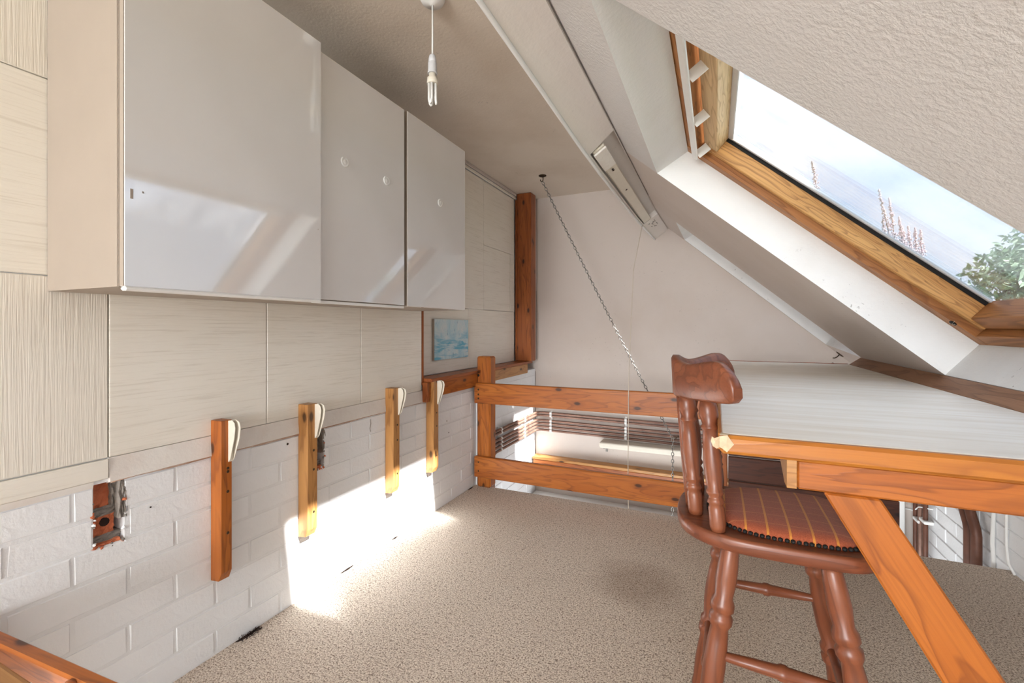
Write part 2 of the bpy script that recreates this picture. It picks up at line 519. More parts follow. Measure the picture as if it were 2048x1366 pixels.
box('masonry', (BACK - 0.2, YN, 0.64), (BACK - 0.004, 1.968, ZC + 0.1), M_mortar, wl_root)
box('masonry', (BACK - 0.2, 1.968, 0.64), (-1.468, YB, ZC + 0.1), M_mortar, wl_root)
box('masonry', (BACK - 0.2, YN, ZG), (BACK, YE, -0.3), M_mortar, wl_root)
box('masonry', (XV - 0.2, YE, ZG), (XV - 0.002, YB, 0.66), M_mortar, wl_root)

def brick_me(name, L, Hh, D, seed):
    """a painted brick facing +X: soft arrises, slightly uneven face"""
    rnd = random.Random(seed)
    e = 0.0032
    j = lambda a: rnd.uniform(-a, a)
    vs = [(-D, -L/2, -Hh/2), (-D, L/2, -Hh/2), (-D, L/2, Hh/2), (-D, -L/2, Hh/2)]
    vs += [(-e, -L/2 + j(.0012), -Hh/2 + j(.0012)), (-e, L/2 + j(.0012), -Hh/2 + j(.0012)), (-e, L/2 + j(.0012), Hh/2 + j(.0012)), (-e, -L/2 + j(.0012), Hh/2 + j(.0012))]
    vs += [(j(.0012), -L/2 + e + j(.002), -Hh/2 + e), (j(.0012), L/2 - e + j(.002), -Hh/2 + e), (j(.0012), L/2 - e + j(.002), Hh/2 - e), (j(.0012), -L/2 + e + j(.002), Hh/2 - e)]
    fs = []
    for a in (0, 4):
        for i in range(4):
            i2 = (i + 1) % 4
            fs.append((a+i, a+i2, a+4+i2, a+4+i))
    fs.append((8, 9, 10, 11))
    return pydata(name, vs, fs)

BR_CACHE = {}
def brick(xface, y0, y1, z0, z1, parent, mat=M_brick, depth=0.02, sign=1):
    key = (round(y1 - y0, 4), round(z1 - z0, 4), random.randint(0, 3), mat.name, depth)
    if key not in BR_CACHE:
        BR_CACHE[key] = brick_me('brick', y1 - y0, z1 - z0, depth, hash(key) % 9999)
    M = Matrix.Translation((xface + random.uniform(-.0012, .0008) * sign, (y0+y1)/2, (z0+z1)/2))
    if sign < 0: M = M @ Matrix.Rotation(math.pi, 4, 'Z')
    return mesh_obj('brick', BR_CACHE[key], mat, parent, M)

def brick_field(xface, ya, yb, za, zb, parent, holes=(), sign=1, phase=0.0, L=0.225, Hc=0.076, gap=0.0055, lo=None):
    row = 0; z = za
    while z < zb - 0.01:
        z1 = min(z + Hc, zb)
        y = ya - L + ((row % 2) * L / 2 + phase) % L
        while y < yb:
            a = max(y, ya); b = min(y + L, yb)
            pieces = [(a, b)]
            for h in holes:
                if z1 - 0.02 > h[2] and z + 0.02 < h[3]:
                    np_ = []
                    for p, q in pieces:
                        if q <= h[0] or p >= h[1]: np_.append((p, q))
                        else:
                            if h[0] - p > 0.015: np_.append((p, h[0] + gap * 0.5))
                            if q - h[1] > 0.015: np_.append((h[1] - gap * 0.5, q))
                    pieces = np_
            for p, q in pieces:
                if q - p > 0.02:
                    brick(xface, p + gap/2, q - gap/2, z + gap/2, z1 - gap/2, parent, sign=sign)
            y += L
        z = z1; row += 1
random.seed(11)
brick_field(XW, 0.15, YE - 0.035, 0.0, 0.608, wl_root, HOLES, 1, 0.07)
brick_field(XV, YE + 0.05, YB, -0.45, 0.612, wl_root, (), 1, 0.03)

# bare brickwork inside the two chases
random.seed(5)
for hi, h in enumerate(HOLES):
    y0, y1, z0, z1 = h
    zm = (z0 + z1) / 2
    def rag(name, ya, yb, za, zb, depth, mat, seed, amp=0.004):
        rnd = random.Random(seed); nY, nZ = 7, 6
        vs, fs = [], []
        for iz in range(nZ + 1):
            for iy in range(nY + 1):
                vs.append((XW - depth + rnd.uniform(-amp, amp), ya + (yb-ya)*iy/nY + rnd.uniform(-amp, amp)*0.5, za + (zb-za)*iz/nZ + rnd.uniform(-amp, amp)*0.5))
        for iz in range(nZ):
            for iy in range(nY):
                a = iz*(nY+1)+iy
                fs.append((a, a+1, a+nY+2, a+nY+1))
        n0 = len(vs)
        vs += [(XW-0.09, ya, za), (XW-0.09, yb, za), (XW-0.09, yb, zb), (XW-0.09, ya, zb)]
        fs.append((n0, n0+3, n0+2, n0+1))
        ring = [iy for iy in range(nY+1)] + [iz*(nY+1)+nY for iz in range(1, nZ+1)] + [nZ*(nY+1)+iy for iy in range(nY-1, -1, -1)] + [iz*(nY+1) for iz in range(nZ-1, 0, -1)]
        corners = [0, nY, (nZ+1)*(nY+1)-1, nZ*(nY+1)]
        cm = {corners[0]: n0, corners[1]: n0+1, corners[2]: n0+2, corners[3]: n0+3}
        sides = [[iy for iy in range(nY+1)], [iz*(nY+1)+nY for iz in range(nZ+1)], [nZ*(nY+1)+iy for iy in range(nY, -1, -1)], [iz*(nY+1) for iz in range(nZ, -1, -1)]]
        for s in sides: fs.append(tuple(s[::-1]) + (cm[s[0]], cm[s[-1]]))
        return mesh_obj(name, pydata(name, vs, fs), mat, wl_root)
    rag('broken_brick', y0 - .004, y1 - .008, z0 - .010, z0 + .008, 0.004, M_redbrick, 31 + hi)
    rag('broken_mortar', y1 - .012, y1 + .006, zm - .02, z1, 0.002, M_greymort, 41 + hi)
    yr = y1 - (0.022 if hi == 0 else 0.03)
    rag('broken_brick', y0, yr, zm + 0.012, z1, 0.030, M_redbrick, 1 + hi)
    rag('broken_brick', y0, y1 - 0.012, z0 + 0.022, zm - 0.006, 0.024, M_redbrick, 5 + hi)
    rag('broken_mortar', y0, y1, zm - 0.008, zm + 0.014, 0.022, M_greymort, 9 + hi)
    rag('broken_mortar', y0, y1, z0, z0 + 0.025, 0.018, M_greymort, 13 + hi)
    rag('broken_mortar', yr, y1, zm + 0.012, z1, 0.018, M_greymort, 17 + hi)
    if hi == 0:
        o = lathe('brick_frog', (XW - 0.033, 0.628, 0.507), (XW - 0.0195, 0.628, 0.507), [(0.0105, 0), (0.0105, 1)], M_blackhole, wl_root, 12)
    # flaked paint crumbs around the hole
    for k in range(26):
        side = random.choice('lrb')
        if side == 'l': yy, zz = y0 + random.uniform(-.004, .004), random.uniform(z0, z1)
        elif side == 'r': yy, zz = y1 + random.uniform(-.004, .004), random.uniform(z0, z1)
        else: yy, zz = random.uniform(y0, y1), z0 + random.uniform(-.004, .004)
        s = random.uniform(.002, .006)
        bm = bmesh.new(); bmesh.ops.create_icosphere(bm, subdivisions=1, radius=s)
        for v in bm.verts: v.co *= random.uniform(0.6, 1.3)
        mesh_obj('paint_flake', bm_mesh('paint_flake', bm), random.choice([M_redbrick, M_greymort, M_brick]), wl_root, Matrix.Translation((XW - 0.002, yy, zz)))

# cream panels above the brick (each its own board)
def panel(y0, y1, z0, z1, mat, x=XW + 0.001, t=0.012, bev=0.0018):
    g = 0.0012
    return mesh_obj('wall_panel', box_me('wall_panel', (x - t, y0 + g, z0 + g), (x, y1 - g, z1 - g), bev), mat, wl_root)
panel(YN, 0.627, 0.672, 1.119, M_panelv)
panel(YN, 0.627, 1.119, 1.568, M_panelh)
panel(YN, 0.627, 1.568, ZC, M_panelv)
panel(0.627, 1.068, 0.672, 1.2, M_panelh)
panel(1.068, 1.516, 0.672, 1.2, M_panelh)
panel(1.516, 1.960, 0.672, 1.2, M_panelh)
panel(0.627, 1.960, 1.2, ZC, M_panelh)
XREC = -1.455
panel(1.985, 2.553, 0.735, 1.12, M_panelr, XREC)
panel(2.553, 3.282, 0.735, 1.122, M_panelr, XREC)
panel(1.985, 2.766, 1.12, 2.012, M_panelr, XREC)
panel(2.766, 3.282, 1.568, 2.012, M_panelr, XREC)
panel(2.766, 3.205, 1.122, 1.568, M_panelr, XREC)
panel(3.205, 3.282, 1.122, 1.568, M_panelr, XREC + 0.002)
# strips between brick and panels
prism('ledge_strip', [(XW - 0.012, 0.672), (XW + 0.0005, 0.672), (XW + 0.006, 0.612), (XW - 0.012, 0.606)], 0.627, 1.968, M_trimw, wl_root, bev=0.0015)
mesh_obj('ledge_strip', box_me('ledge_strip', (XW - 0.012, YN, 0.622), (XW + 0.006, 0.6255, 0.6705), 0.0018), M_panelh, wl_root)
prism('ledge_strip', [(XW - 0.012, 0.6215), (XW + 0.004, 0.6215), (XW + 0.001, 0.606), (XW - 0.012, 0.604)], YN, 0.596, M_trimw, wl_root)
M_dirt = mat_paint('brown_dirt_line', (176, 142, 120), (222, 206, 192), 0.9, 60, 0.4, 16.0, 0.8)
random.seed(19)
dl = [(XW + .0035, .63 + .06*i, .6105 + random.uniform(-.0015, .0015)) for i in range(23)]
tube('dirt_line', dl, [random.uniform(.001, .0042) for _ in dl], M_dirt, wl_root, 6)
# brown upright trim closing the step back to the recess
board('edge_strip', (-1.423, 1.971, 0.70), (-1.423, 1.971, 1.12), 0.062, 0.012, (0, 1, 0), M_pined, wl_root, 0.001)
box('recess_return', (-1.47, 1.962, 1.12), (XW - 0.001, 1.976, ZC), M_mortar, wl_root)
tube('hairline_crack', [(XW + .0012, 1.575, .595), (XW + .0012, 1.578, .575), (XW + .0012, 1.572, .555), (XW + .0012, 1.576, .54)], 0.0012, M_greymort, wl_root, 5)
for (yy, zz, r) in ((1.150, 0.585, .004), (2.20, 0.47, .003), (2.22, 0.40, .003), (2.08, 0.50, .003), (0.72, 0.515, .0022), (2.05, 0.41, .0025)):
    lathe('screw_hole', (XW + .001, yy, zz), (XW + .0022, yy, zz), [(r, 0), (r, 1)], M_blackhole, wl_root, 10)

# double bead under the ceiling in the recess
tr = empty('trim_1', (XREC, 2.6, ZC), 'thin double bead along the ceiling above the recessed panels', 'trim', kind='structure')
box('bead', (XREC, 1.985, ZC - 0.022), (XREC + 0.012, 3.30, ZC - 0.001), M_plaster, tr, 0.003)
box('bead', (XREC, 1.985, ZC - 0.046), (XREC + 0.008, 3.30, ZC - 0.026), M_panelr, tr, 0.003)

# ---- gable wall at the far end of the void
wb = prism('wall_back', [(-1.6, ZG), (XR + 0.2, ZG), (XR + 0.2, 0.62), (-0.33, 1.95), (-0.33, ZC + 0.06), (-1.6, ZC + 0.06)], YB, YB + 0.15, M_plaster)
tag(wb, 'tall off-white plaster gable wall across the void', 'wall', kind='structure')
cs_ = box('trim_3', (-1.46, YB - 0.09, 0.735), (-1.352, YB - 0.001, ZC), M_plaster)
tag(cs_, 'narrow off-white strip between the tall corner post and the gable wall', 'trim', kind='structure')
tube('corner_crack', [(XV + .002, YB - .002, -0.2), (XV + .002, YB - .002, 0.3), (XV + .003, YB - .002, 0.55), (XV + .002, YB - .002, 0.64)], 0.0022, M_greymort, wb, 5)
tube('corner_crack', [(-1.351, YB - .002, 0.74), (-1.351, YB - .002, 1.3)], 0.0018, M_greymort, wb, 5)

# ---- low eaves wall on the right
wr = empty('wall_right', (XR, 2.0, 0), 'low white brick eaves wall beyond the desk', 'wall', kind='structure')
box('mortar_bed', (XR + 0.005, YN, ZG), (XR + 0.2, YB + 0.15, 0.50), M_mortar, wr)
random.seed(21)
brick_field(XR, 2.0, YB, -0.52, 0.30, wr, (), -1, 0.11)

# ---- wall behind the camera, with an opening added for fill light
wrear = empty('wall_rear', (0, YN, 0), 'plain wall behind the viewpoint with a window opening', 'wall', kind='structure')
bm = bmesh.new()
bm_box(bm, (-1.6, YN - 0.12, ZG), (XR + 0.2, YN, 0.45))
bm_box(bm, (-1.6, YN - 0.12, 0.45), (-1.32, YN, ZC + 0.1))
bm_box(bm, (0.42, YN - 0.12, 0.45), (XR + 0.2, YN, ZC + 0.1))
bm_box(bm, (-1.32, YN - 0.12, 1.85), (0.42, YN, ZC + 0.1))
mesh_obj('plaster_face', bm_mesh('plaster_face', bm), M_plaster, wrear)

# ---- flat ceiling
ce = box('ceiling', (-1.6, YN - 0.1, ZC), (-0.40, YB + 0.1, ZC + 0.06), M_ceiling)
tag(ce, 'flat aged beige ceiling between the cabinets and the beam', 'ceiling', kind='structure')

# ---- purlin beam: shallow underside, a recess for the tube fitting
XBL = -0.415; XBR = -0.322
def beam_z(y):
    pts = [(-4.0, 1.63), (0.76, 1.623), (1.63, 1.595), (2.63, 1.609), (3.5, 1.651)]
    for (a, za), (b, zb) in zip(pts, pts[1:]):
        if y <= b: return za + (zb - za) * (y - a) / (b - a)
    return 1.651
def beam_sec(y, rec=0.0):
    zl = beam_z(y); zs = cY(y) - SL * XBR - 0.012
    nx, nz = -0.55, 0.83     # into the beam
    L = (XBL, zl); Rr = (XBR, zs)
    if rec > 0:
        # ledge lip left on the low side, the rest set back
        lip = 0.016; d = Vector((Rr[0]-L[0], Rr[1]-L[1])).normalized()
        a = (L[0] + d.x*lip, L[1] + d.y*lip)
        b = (a[0] + nx*rec, a[1] + nz*rec); c = (Rr[0] + nx*rec + 0.02, Rr[1] + nz*rec + 0.014)
        under = [L, a, b, c, Rr]
    else:
        d = Vector((Rr[0]-L[0], Rr[1]-L[1])) / 4
        under = [L] + [(L[0] + d.x*i, L[1] + d.y*i) for i in (1, 2, 3)] + [Rr]
    return under + [(XBR, 1.90), (XBR, ZC + 0.04), (XBL, ZC + 0.04)]
def beam_part(name, ya, yb, rec, mat, parent):
    n = max(2, int((yb - ya) / 0.15)); vs, fs = [], []
    for i in range(n + 1):
        y = ya + (yb - ya) * i / n
        for a, b in beam_sec(y, rec): vs.append((a, y, b))
    for i in range(n):
        for j in range(8):
            j2 = (j + 1) % 8
            fs.append((i*8+j, i*8+j2, (i+1)*8+j2, (i+1)*8+j))
    fs.append(tuple(range(7, -1, -1))); fs.append(tuple(n*8 + j for j in range(8)))
    me = pydata(name, vs, fs)
    bm = bmesh.new(); bm.from_mesh(me)
    me2 = bm_mesh(name, bm)
    return mesh_obj(name, me2, mat, parent)
bt = empty('trim_2', (XBL, 1.0, 1.6), 'white boxed purlin beam running under the ceiling edge', 'beam', kind='structure')
beam_part('beam_casing', YN, 1.57, 0, M_beam, bt)
beam_part('beam_recess', 1.57, 2.86, 0.03, M_beam, bt)
beam_part('beam_casing', 2.86, YB, 0, M_beam, bt)
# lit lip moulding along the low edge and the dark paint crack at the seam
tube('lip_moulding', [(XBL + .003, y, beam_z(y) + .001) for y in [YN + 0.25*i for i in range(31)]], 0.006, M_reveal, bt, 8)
tube('paint_crack', [(XBR + .001, y, cY(y) - SL*XBR - 0.004) for y in [0.2 + 0.16*i for i in range(15)]], 0.0016, M_greymort, bt, 5)
# blistered paint by the far end
random.seed(3)
for k in range(12):
    y = random.uniform(2.93, 3.10); f = random.uniform(0.35, 0.75)
    zl = beam_z(y); zs = cY(y) - SL*XBR - 0.012
    p = Vector((XBL + (XBR-XBL)*f, y, zl + (zs-zl)*f - 0.001)); d = Vector((random.uniform(-1, 1)*.3, random.uniform(-1, 1), 0)).normalized() * random.uniform(.006, .016)
    tube('paint_blister', [p - d, p + Vector((0.002, 0, -.001)), p + d], 0.0016, M_greymort, bt, 5)

# ---- sloping ceiling with two roof-window openings in view and more added behind for sky light
OX0, OX1 = -0.205, 0.638
OPEN = [(-3.0, -1.95), (-1.06, -0.03), (0.757, 1.808), (2.685, 3.462)]
REV = 0.122
sl_root = empty('ceiling', (0.0, 0.5, 1.41), 'rough white sloping ceiling cut by the roof windows', 'ceiling', kind='structure')
xs = [XBR, OX0, OX1, XR + 0.06]
yl = [YN]
for a, b in OPEN: yl += [a, b]
yl.append(YB)
vs, fs = [], []
vid = {}
def vtx(x, y, w):
    k = (round(x, 4), round(y, 4), round(w, 4))
    if k not in vid:
        vid[k] = len(vs); vs.append(SP(x, y, w))
    return vid[k]
for i in range(len(yl) - 1):
    ya, yb = yl[i], yl[i+1]
    for j in range(3):
        if j == 1 and i % 2 == 1:
            # reveals
            xa, xb = xs[1], xs[2]; yt = yb
            fs.append((vtx(xa, ya, 0), vtx(xa, yb, 0), vtx(xa + .03, yt, REV), vtx(xa + .03, ya, REV)))
            fs.append((vtx(xb, yb, 0), vtx(xb, ya, 0), vtx(xb - .002, ya, REV), vtx(xb - .002, yt, REV)))
            fs.append((vtx(xb, ya, 0), vtx(xa, ya, 0), vtx(xa + .03, ya, REV), vtx(xb - .002, ya, REV)))
            fs.append((vtx(xa, yb, 0), vtx(xb, yb, 0), vtx(xb - .002, yt, REV), vtx(xa + .03, yt, REV)))
            continue
        xa, xb = xs[j], xs[j+1]
        fs.append((vtx(xa, ya, 0), vtx(xb, ya, 0), vtx(xb, yb, 0), vtx(xa, yb, 0)))
me = pydata('sloping_ceiling', vs, fs)
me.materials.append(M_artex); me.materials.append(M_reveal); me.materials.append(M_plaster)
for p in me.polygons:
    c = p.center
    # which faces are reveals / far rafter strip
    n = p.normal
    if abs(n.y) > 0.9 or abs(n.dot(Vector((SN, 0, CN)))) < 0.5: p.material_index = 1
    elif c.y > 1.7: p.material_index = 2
mesh_obj('plaster_skin', me, None, sl_root)
# roof deck above (keeps daylight out everywhere but the openings)
vs, fs = [], []; vid = {}
for i in range(len(yl) - 1):
    for j in range(3):
        if j == 1 and i % 2 == 1: continue
        xa, xb, ya, yb = xs[j], xs[j+1], yl[i], yl[i+1]
        if j == 0: xa = XBR - 0.35
        if j == 1 or j == 0: pass
        fs.append((vtx(xa, ya, .24), vtx(xb, ya, .24), vtx(xb, yb, .24), vtx(xa, yb, .24)))
mesh_obj('roof_deck', pydata('roof_deck', vs, fs), M_greymort, sl_root)
# flaked dirt specks on the sloped paint are part of the material

# ---- roof windows
def loc_box(name, x0, x1, y0, y1, w0, w1, mat, parent, along='x', bev=0.002):
    """box in slope coordinates, grain along slope ('x') or along the room ('y')"""
    c = SP((x0+x1)/2, (y0+y1)/2, (w0+w1)/2)
    ex = Vector((CN, 0, -SN)); ey = Vector((0, 1, 0)); ew = Vector((SN, 0, CN))
    lx = (x1 - x0) / CN; ly = y1 - y0; lw = w1 - w0
    if along == 'x': ax = (ex, ey, ew); d = (lx, ly, lw)
    else: ax = (ey, -ex, ew); d = (ly, lx, lw)
    M = Matrix.Identity(4)
    for i, a in enumerate(ax): M[0][i], M[1][i], M[2][i] = a
    M = Matrix.Translation(c) @ M
    return mesh_obj(name, box_me(name, (-d[0]/2, -d[1]/2, -d[2]/2), (d[0]/2, d[1]/2, d[2]/2), bev), mat, parent, M)

def roof_window(idx, ya, yb, label, detail):
    r = empty('window_%d' % idx, SP(0.2, (ya+yb)/2, REV), label, 'window', kind='structure')
    xa, xb = OX0 + 0.03, OX1 - 0.002
    f = 0.05
    loc_box('frame_side', xa - .03, xb + .03, yb - f, yb + .03, REV, .225, M_sky_pined, r)
    loc_box('frame_side', xa - .03, xb + .03, ya - .03, ya + f, REV, .225, M_sky_pined, r)
    loc_box('frame_head', xa - .03, xa + .032, ya + f, yb - f, REV + .004, .225, M_sky_pined, r, 'y')
    loc_box('frame_foot', xb - .028, xb + .03, ya + f, yb - f, REV, .225, M_sky_pined, r, 'y')
    g = 0.076
    s = empty('sash', SP(0.2, (ya+yb)/2, .16))
    s.parent = r; s.matrix_parent_inverse = WM[r.name].inverted()
    loc_box('sash_side', xa + .036, xb - .032, yb - g, yb - f - .003, REV + .022, .214, M_sky_pine, s)
    loc_box('sash_side', xa + .036, xb - .032, ya + f + .003, ya + g, REV + .022, .214, M_sky_pine, s)
    loc_box('sash_head', xa + .037, xa + .078, ya + g, yb - g, REV + .03, .214, M_pale_pine, s, 'y')
    loc_box('sash_foot', xb - .066, xb - .031, ya + g, yb - g, REV + .026, .214, M_sky_pined, s, 'y')
    loc_box('gasket', xa + .076, xb - .064, yb - g - .004, yb - g + .002, .196, .214, M_black, s)
    loc_box('glazing_bead', xa + .076, xb - .064, yb - g - .016, yb - g - .004, .206, .214, M_greyp, s)
    loc_box('glazing_bead', xa + .076, xa + .092, ya + g, yb - g - .016, .206, .214, M_greyp, s, 'y')
    loc_box('pane', xa + .070, xb - .060, ya + g - .01, yb - g + .01, .210, .214, M_glass, s, 'x', 0)
    if detail:
        # white opening bar on three standoffs under the head
        loc_box('opening_bar', xa + .036, xa + .053, ya + .10, yb - .088, REV - .030, REV - .020, M_white, r, 'y', 0.003)
        for k in range(4):
            yy = ya + .14 + k * (yb - ya - .26) / 3.0
            pa, pb = SP(xa + .050, yy, REV - .022), SP(xa + .058, yy, REV + .020)
            board('bar_standoff', pa, pb, 0.030, 0.003, (0, 1, 0), M_white, r, 0.0008)
        # light packing pieces over the head reveal
        for a_, b_ in ((ya + .02, ya + .44), (ya + .445, ya + .80), (ya + .805, yb - .055)):
            loc_box('packing_strip', xa - .026, xa - .002, a_, b_, REV - .002, REV + .012, M_sky_pine if b_ < yb - .2 else M_sky_pined, r, 'y', 0.001)
        for xx in (xa + .030, xb - .075):
            p = SP(xx, yb - .045, REV); n = Vector((SN, 0, CN))
            lathe('screw_socket', p - n * .004, p + n * .001, [(.0, 0), (.009, 0.05), (.0095, .6), (.0095, 1)], M_black, r, 14)
            for q in range(4):
                e = Vector((random.uniform(-.012, .016), random.uniform(-.02, .0), random.uniform(-.004, .01)))
                tube('cobweb', [p - n*.004, p - n*.006 + e*.5, p + e - n*.002], 0.0006, M_cord, r, 4)
        p = SP(xa + .082, yb - g - .02, .205)
        tube('cobweb', [p, p + Vector((.01, -.01, -.012)), p + Vector((.035, -.005, -.030)), p + Vector((.08, -.01, -.062))], 0.0005, M_cord, r, 4)
    return r
random.seed(2)
roof_window(1, OPEN[2][0], OPEN[2][1], 'large pine roof window with sky and plants seen through it', True)
roof_window(2, OPEN[3][0], OPEN[3][1] - 0.25, 'roof window over the void, only its bright reveal showing', False)
_w2 = bpy.data.objects['window_2']
loc_box('blanking_board', OX0 - .02, OX1 + .03, OPEN[3][1] - 0.29, OPEN[3][1] + .03, REV, REV + .02, M_reveal, _w2)  # unseen board added to keep sun off the gable wall
roof_window(3, OPEN[1][0], OPEN[1][1], 'nearer roof window in the slope behind the viewpoint', False)  # unseen windows behind the camera, added for extra sky light
roof_window(4, OPEN[0][0], OPEN[0][1], 'farther roof window in the slope behind the viewpoint', False)

# ================================================================== things
# ---- wall cabinets
def cabinet(y0, y1, xf, z0, z1, label, knobs=(), lip=False, shelf_z=1.083):
    r = empty('wall_cabinet', (XW, (y0+y1)/2, 1.083), label, 'cabinet', 'white gloss wall cabinets')
    t = 0.016; xb = XW + 0.003; xc = xf - 0.017
    cb = bmesh.new()
    bm_box(cb, (xb, y0, 1.083), (xc, y0 + t, 1.845)); bm_box(cb, (xb, y1 - t, 1.083), (xc, y1, 1.845))
    bm_box(cb, (xb, y0 + t, 1.083), (xc, y1 - t, 1.083 + t)); bm_box(cb, (xb, y0 + t, 1.845 - t), (xc, y1 - t, 1.845))
    bm_box(cb, (xb, y0 + t, 1.083 + t), (xb + .006, y1 - t, 1.845 - t))
    mesh_obj('body', bm_mesh('body', cb), M_carcass, r)
    d = box('door', (xc + .001, y0 + .0015, z0), (xf, y1 - .0015, z1), M_gloss, r, 0.0015)
    box('edge_band', (xc + .002, y0 + .0005, z0 + .001), (xf - .001, y0 + .0016, z1 - .001), M_carcass, d)
    for (yy, zz) in knobs:
        k = lathe('knob_plate', (xf, yy, zz), (xf + .004, yy, zz), [(.0165, 0), (.0165, .5), (.014, 1.0), (.0125, .6), (.008, .55), (.007, .95), (.003, 1)], M_white, d, 20)
    return r, d, xf
r1, d1, _ = cabinet(0.512, 1.0145, -1.084, 1.083, 1.858, 'widest gloss white wall cabinet, nearest the viewer', )
lip = mesh_obj('door_lip', box_me('door_lip', (-1.100, 0.514, 1.0745), (-1.082, 1.013, 1.083), 0.003), M_white, r1)
box('hinge_strip', (-1.128, 0.5105, 1.083), (-1.104, 0.512, 1.845), M_carcass, r1, 0.0005)
r2, d2, _ = cabinet(1.0165, 1.434, -1.0985, 1.086, 1.842, 'middle gloss white wall cabinet with two knob plates', ((1.122, 1.537), (1.327, 1.536)))
box('door_lip', (-1.112, 1.0, 1.074), (-1.101, 1.434, 1.083), M_white, r2, 0.001)
r3, d3, _ = cabinet(1.450, 1.900, -1.0985, 1.083, 1.846, 'gloss white wall cabinet nearest the wooden corner post', ((1.680, 1.543),))
box('filler_strip', (-1.125, 1.434, 1.083), (-1.116, 1.450, 1.845), M_carcass, r3)
# scuff marks on the big door
for (yy, zz, dy, dz) in ((0.524, 1.262, .005, .020), (0.545, 1.278, .003, .004), (1.0, 1.292, .002, .002)):
    box('scuff', (-1.0842, yy, zz), (-1.0834, yy + dy, zz + dz), M_carcass, d1)

# ---- four timber uprights with cream bracket ends on the brick wall
UP_LABELS = ['pine upright with cream bracket cheek nearest the viewer, by the bare brick hole',
             'pine upright covering part of the second bare brick hole',
             'pine upright with cream cheek, third from the viewer, foot in sunlight',
             'pine upright with cream cheek overlapping the wooden ledge']
for i, (ya, ww) in enumerate(((0.880, .034), (1.195, .044), (1.674, .044), (1.999, .044))):
    z0, z1 = (0.235, 0.72)
    r = empty('wall_upright', (XW, ya + ww/2, z0), UP_LABELS[i], 'wall bracket', 'pine uprights on the brick wall')
    bm = bmesh.new()
    xf = -1.345
    # chamfered foot
    vs_ = [(XW + .001, ya, z0), (XW + .001, ya + ww, z0), (xf - .012, ya, z0 + .004), (xf - .012, ya + ww, z0 + .004), (xf, ya, z0 + .03), (xf, ya + ww, z0 + .03), (XW + .001, ya, z1), (XW + .001, ya + ww, z1), (xf, ya, z1), (xf, ya + ww, z1)]
    c = Vector((XW, ya + ww/2, z0))
    # grain along local X = world Z
    R = Matrix(((0, 0, 1), (0, -1, 0), (1, 0, 0))).to_4x4()
    M = Matrix.Translation(c) @ R
    Mi = M.inverted()
    V = [bm.verts.new(Mi @ Vector(v)) for v in vs_]
    for f in ((0, 2, 4, 8, 6), (1, 7, 9, 5, 3), (0, 1, 3, 2), (2, 3, 5, 4), (4, 5, 9, 8), (6, 8, 9, 7), (0, 6, 7, 1)):
        bm.faces.new([V[j] for j in f])
    bmesh.ops.recalc_face_normals(bm, faces=bm.faces)
    bmesh.ops.bevel(bm, geom=list(bm.edges), offset=0.0015, segments=1, affect='EDGES')
    mesh_obj('timber', bm_mesh('timber', bm), M_pinel if i else M_pine, r, M)
    # tapered cream cheek: folded bracket end projecting from the face
    yc = ya + ww
    for k, (yy, tt, off) in enumerate(((yc - .012, .0025, 0.0), (yc + .0005, .0025, .006))):
        poly = [(xf - .001, z1 - .002), (xf + .016, z1 + .001), (xf + .026 + off, z1 - .006), (xf + .031 + off, z1 - .022), (xf + .026 + off, z1 - .055), (xf + .008, z1 - .118), (xf - .001, z1 - .128)]
        prism('cream_cheek', poly, yy, yy + tt, M_cream, r, bev=0.0006)
    prism('cream_web', [(xf - .0005, z1 - .003), (xf + .003, z1 - .003), (xf + .003, z1 - .124), (xf - .0005, z1 - .127)], yc - .0095, yc + .0005, M_cream, r)
    for zz in ((.575, .505, .38, .565) if i == 0 else (.55, .48, .325)):
        lathe('screw', (xf - .001, ya + ww*.62, zz), (xf + .0012, ya + ww*.62, zz), [(.0045, 0), (.0045, .7), (.003, 1)], M_iron, r, 10)

# ---- ledge (sill) of the recess with its fascia
sh = empty('wall_ledge', (-1.40, 2.6, 0.72), 'narrow pine ledge under the picture, running behind the newel post', 'ledge')
board('ledge_board', (-1.4005, 1.978, 0.7245), (-1.4005, 3.40, 0.7245), 0.111, 0.019, (0, 0, 1), M_pined, sh, 0.002)
board('fascia', (-1.3745, 1.976, 0.672), (-1.3745, 2.515, 0.672), 0.084, 0.020, (1, 0, 0), M_pine, sh, 0.003)
board('fascia', (-1.3595, 2.605, 0.678), (-1.3595, 3.32, 0.678), 0.072, 0.012, (1, 0, 0), M_pinel, sh, 0.003)
board('end_block', (-1.376, 1.973, 0.612), (-1.376, 1.973, 0.7145), 0.024, 0.030, (1, 0, 0), M_pined, sh, 0.002)

# ---- tall corner post
cp = empty('corner_post', (-1.39, 3.36, 0.734), 'tall dark orange timber post in the far corner above the ledge', 'post')
board('post', (-1.3815, 3.355, 0.735), (-1.3815, 3.355, ZC - 0.001), 0.122, 0.10, (0, 1, 0), M_pined, cp, 0.004)
board('edge_moulding', (-1.4475, 3.312, 0.735), (-1.4475, 3.312, ZC - 0.05), 0.012, 0.026, (0, 1, 0), M_pined, cp, 0.003)

# ---- picture
pc = empty('canvas_picture', (XREC, 2.33, 0.93), 'small blue and white abstract canvas hung above the ledge', 'picture')
bm = bmesh.new(); bm_box(bm, (-0.008, -0.189, -0.116), (0.008, 0.189, 0.116))
cv = mesh_obj('canvas', bm_mesh('canvas', bm), M_art, pc, Matrix.Translation((XREC + .0095, 2.333, 0.931)))
box('stretcher_edge', (XREC + .001, 2.1425, 0.814), (XREC + .016, 2.144, 1.048), M_carcass, pc)

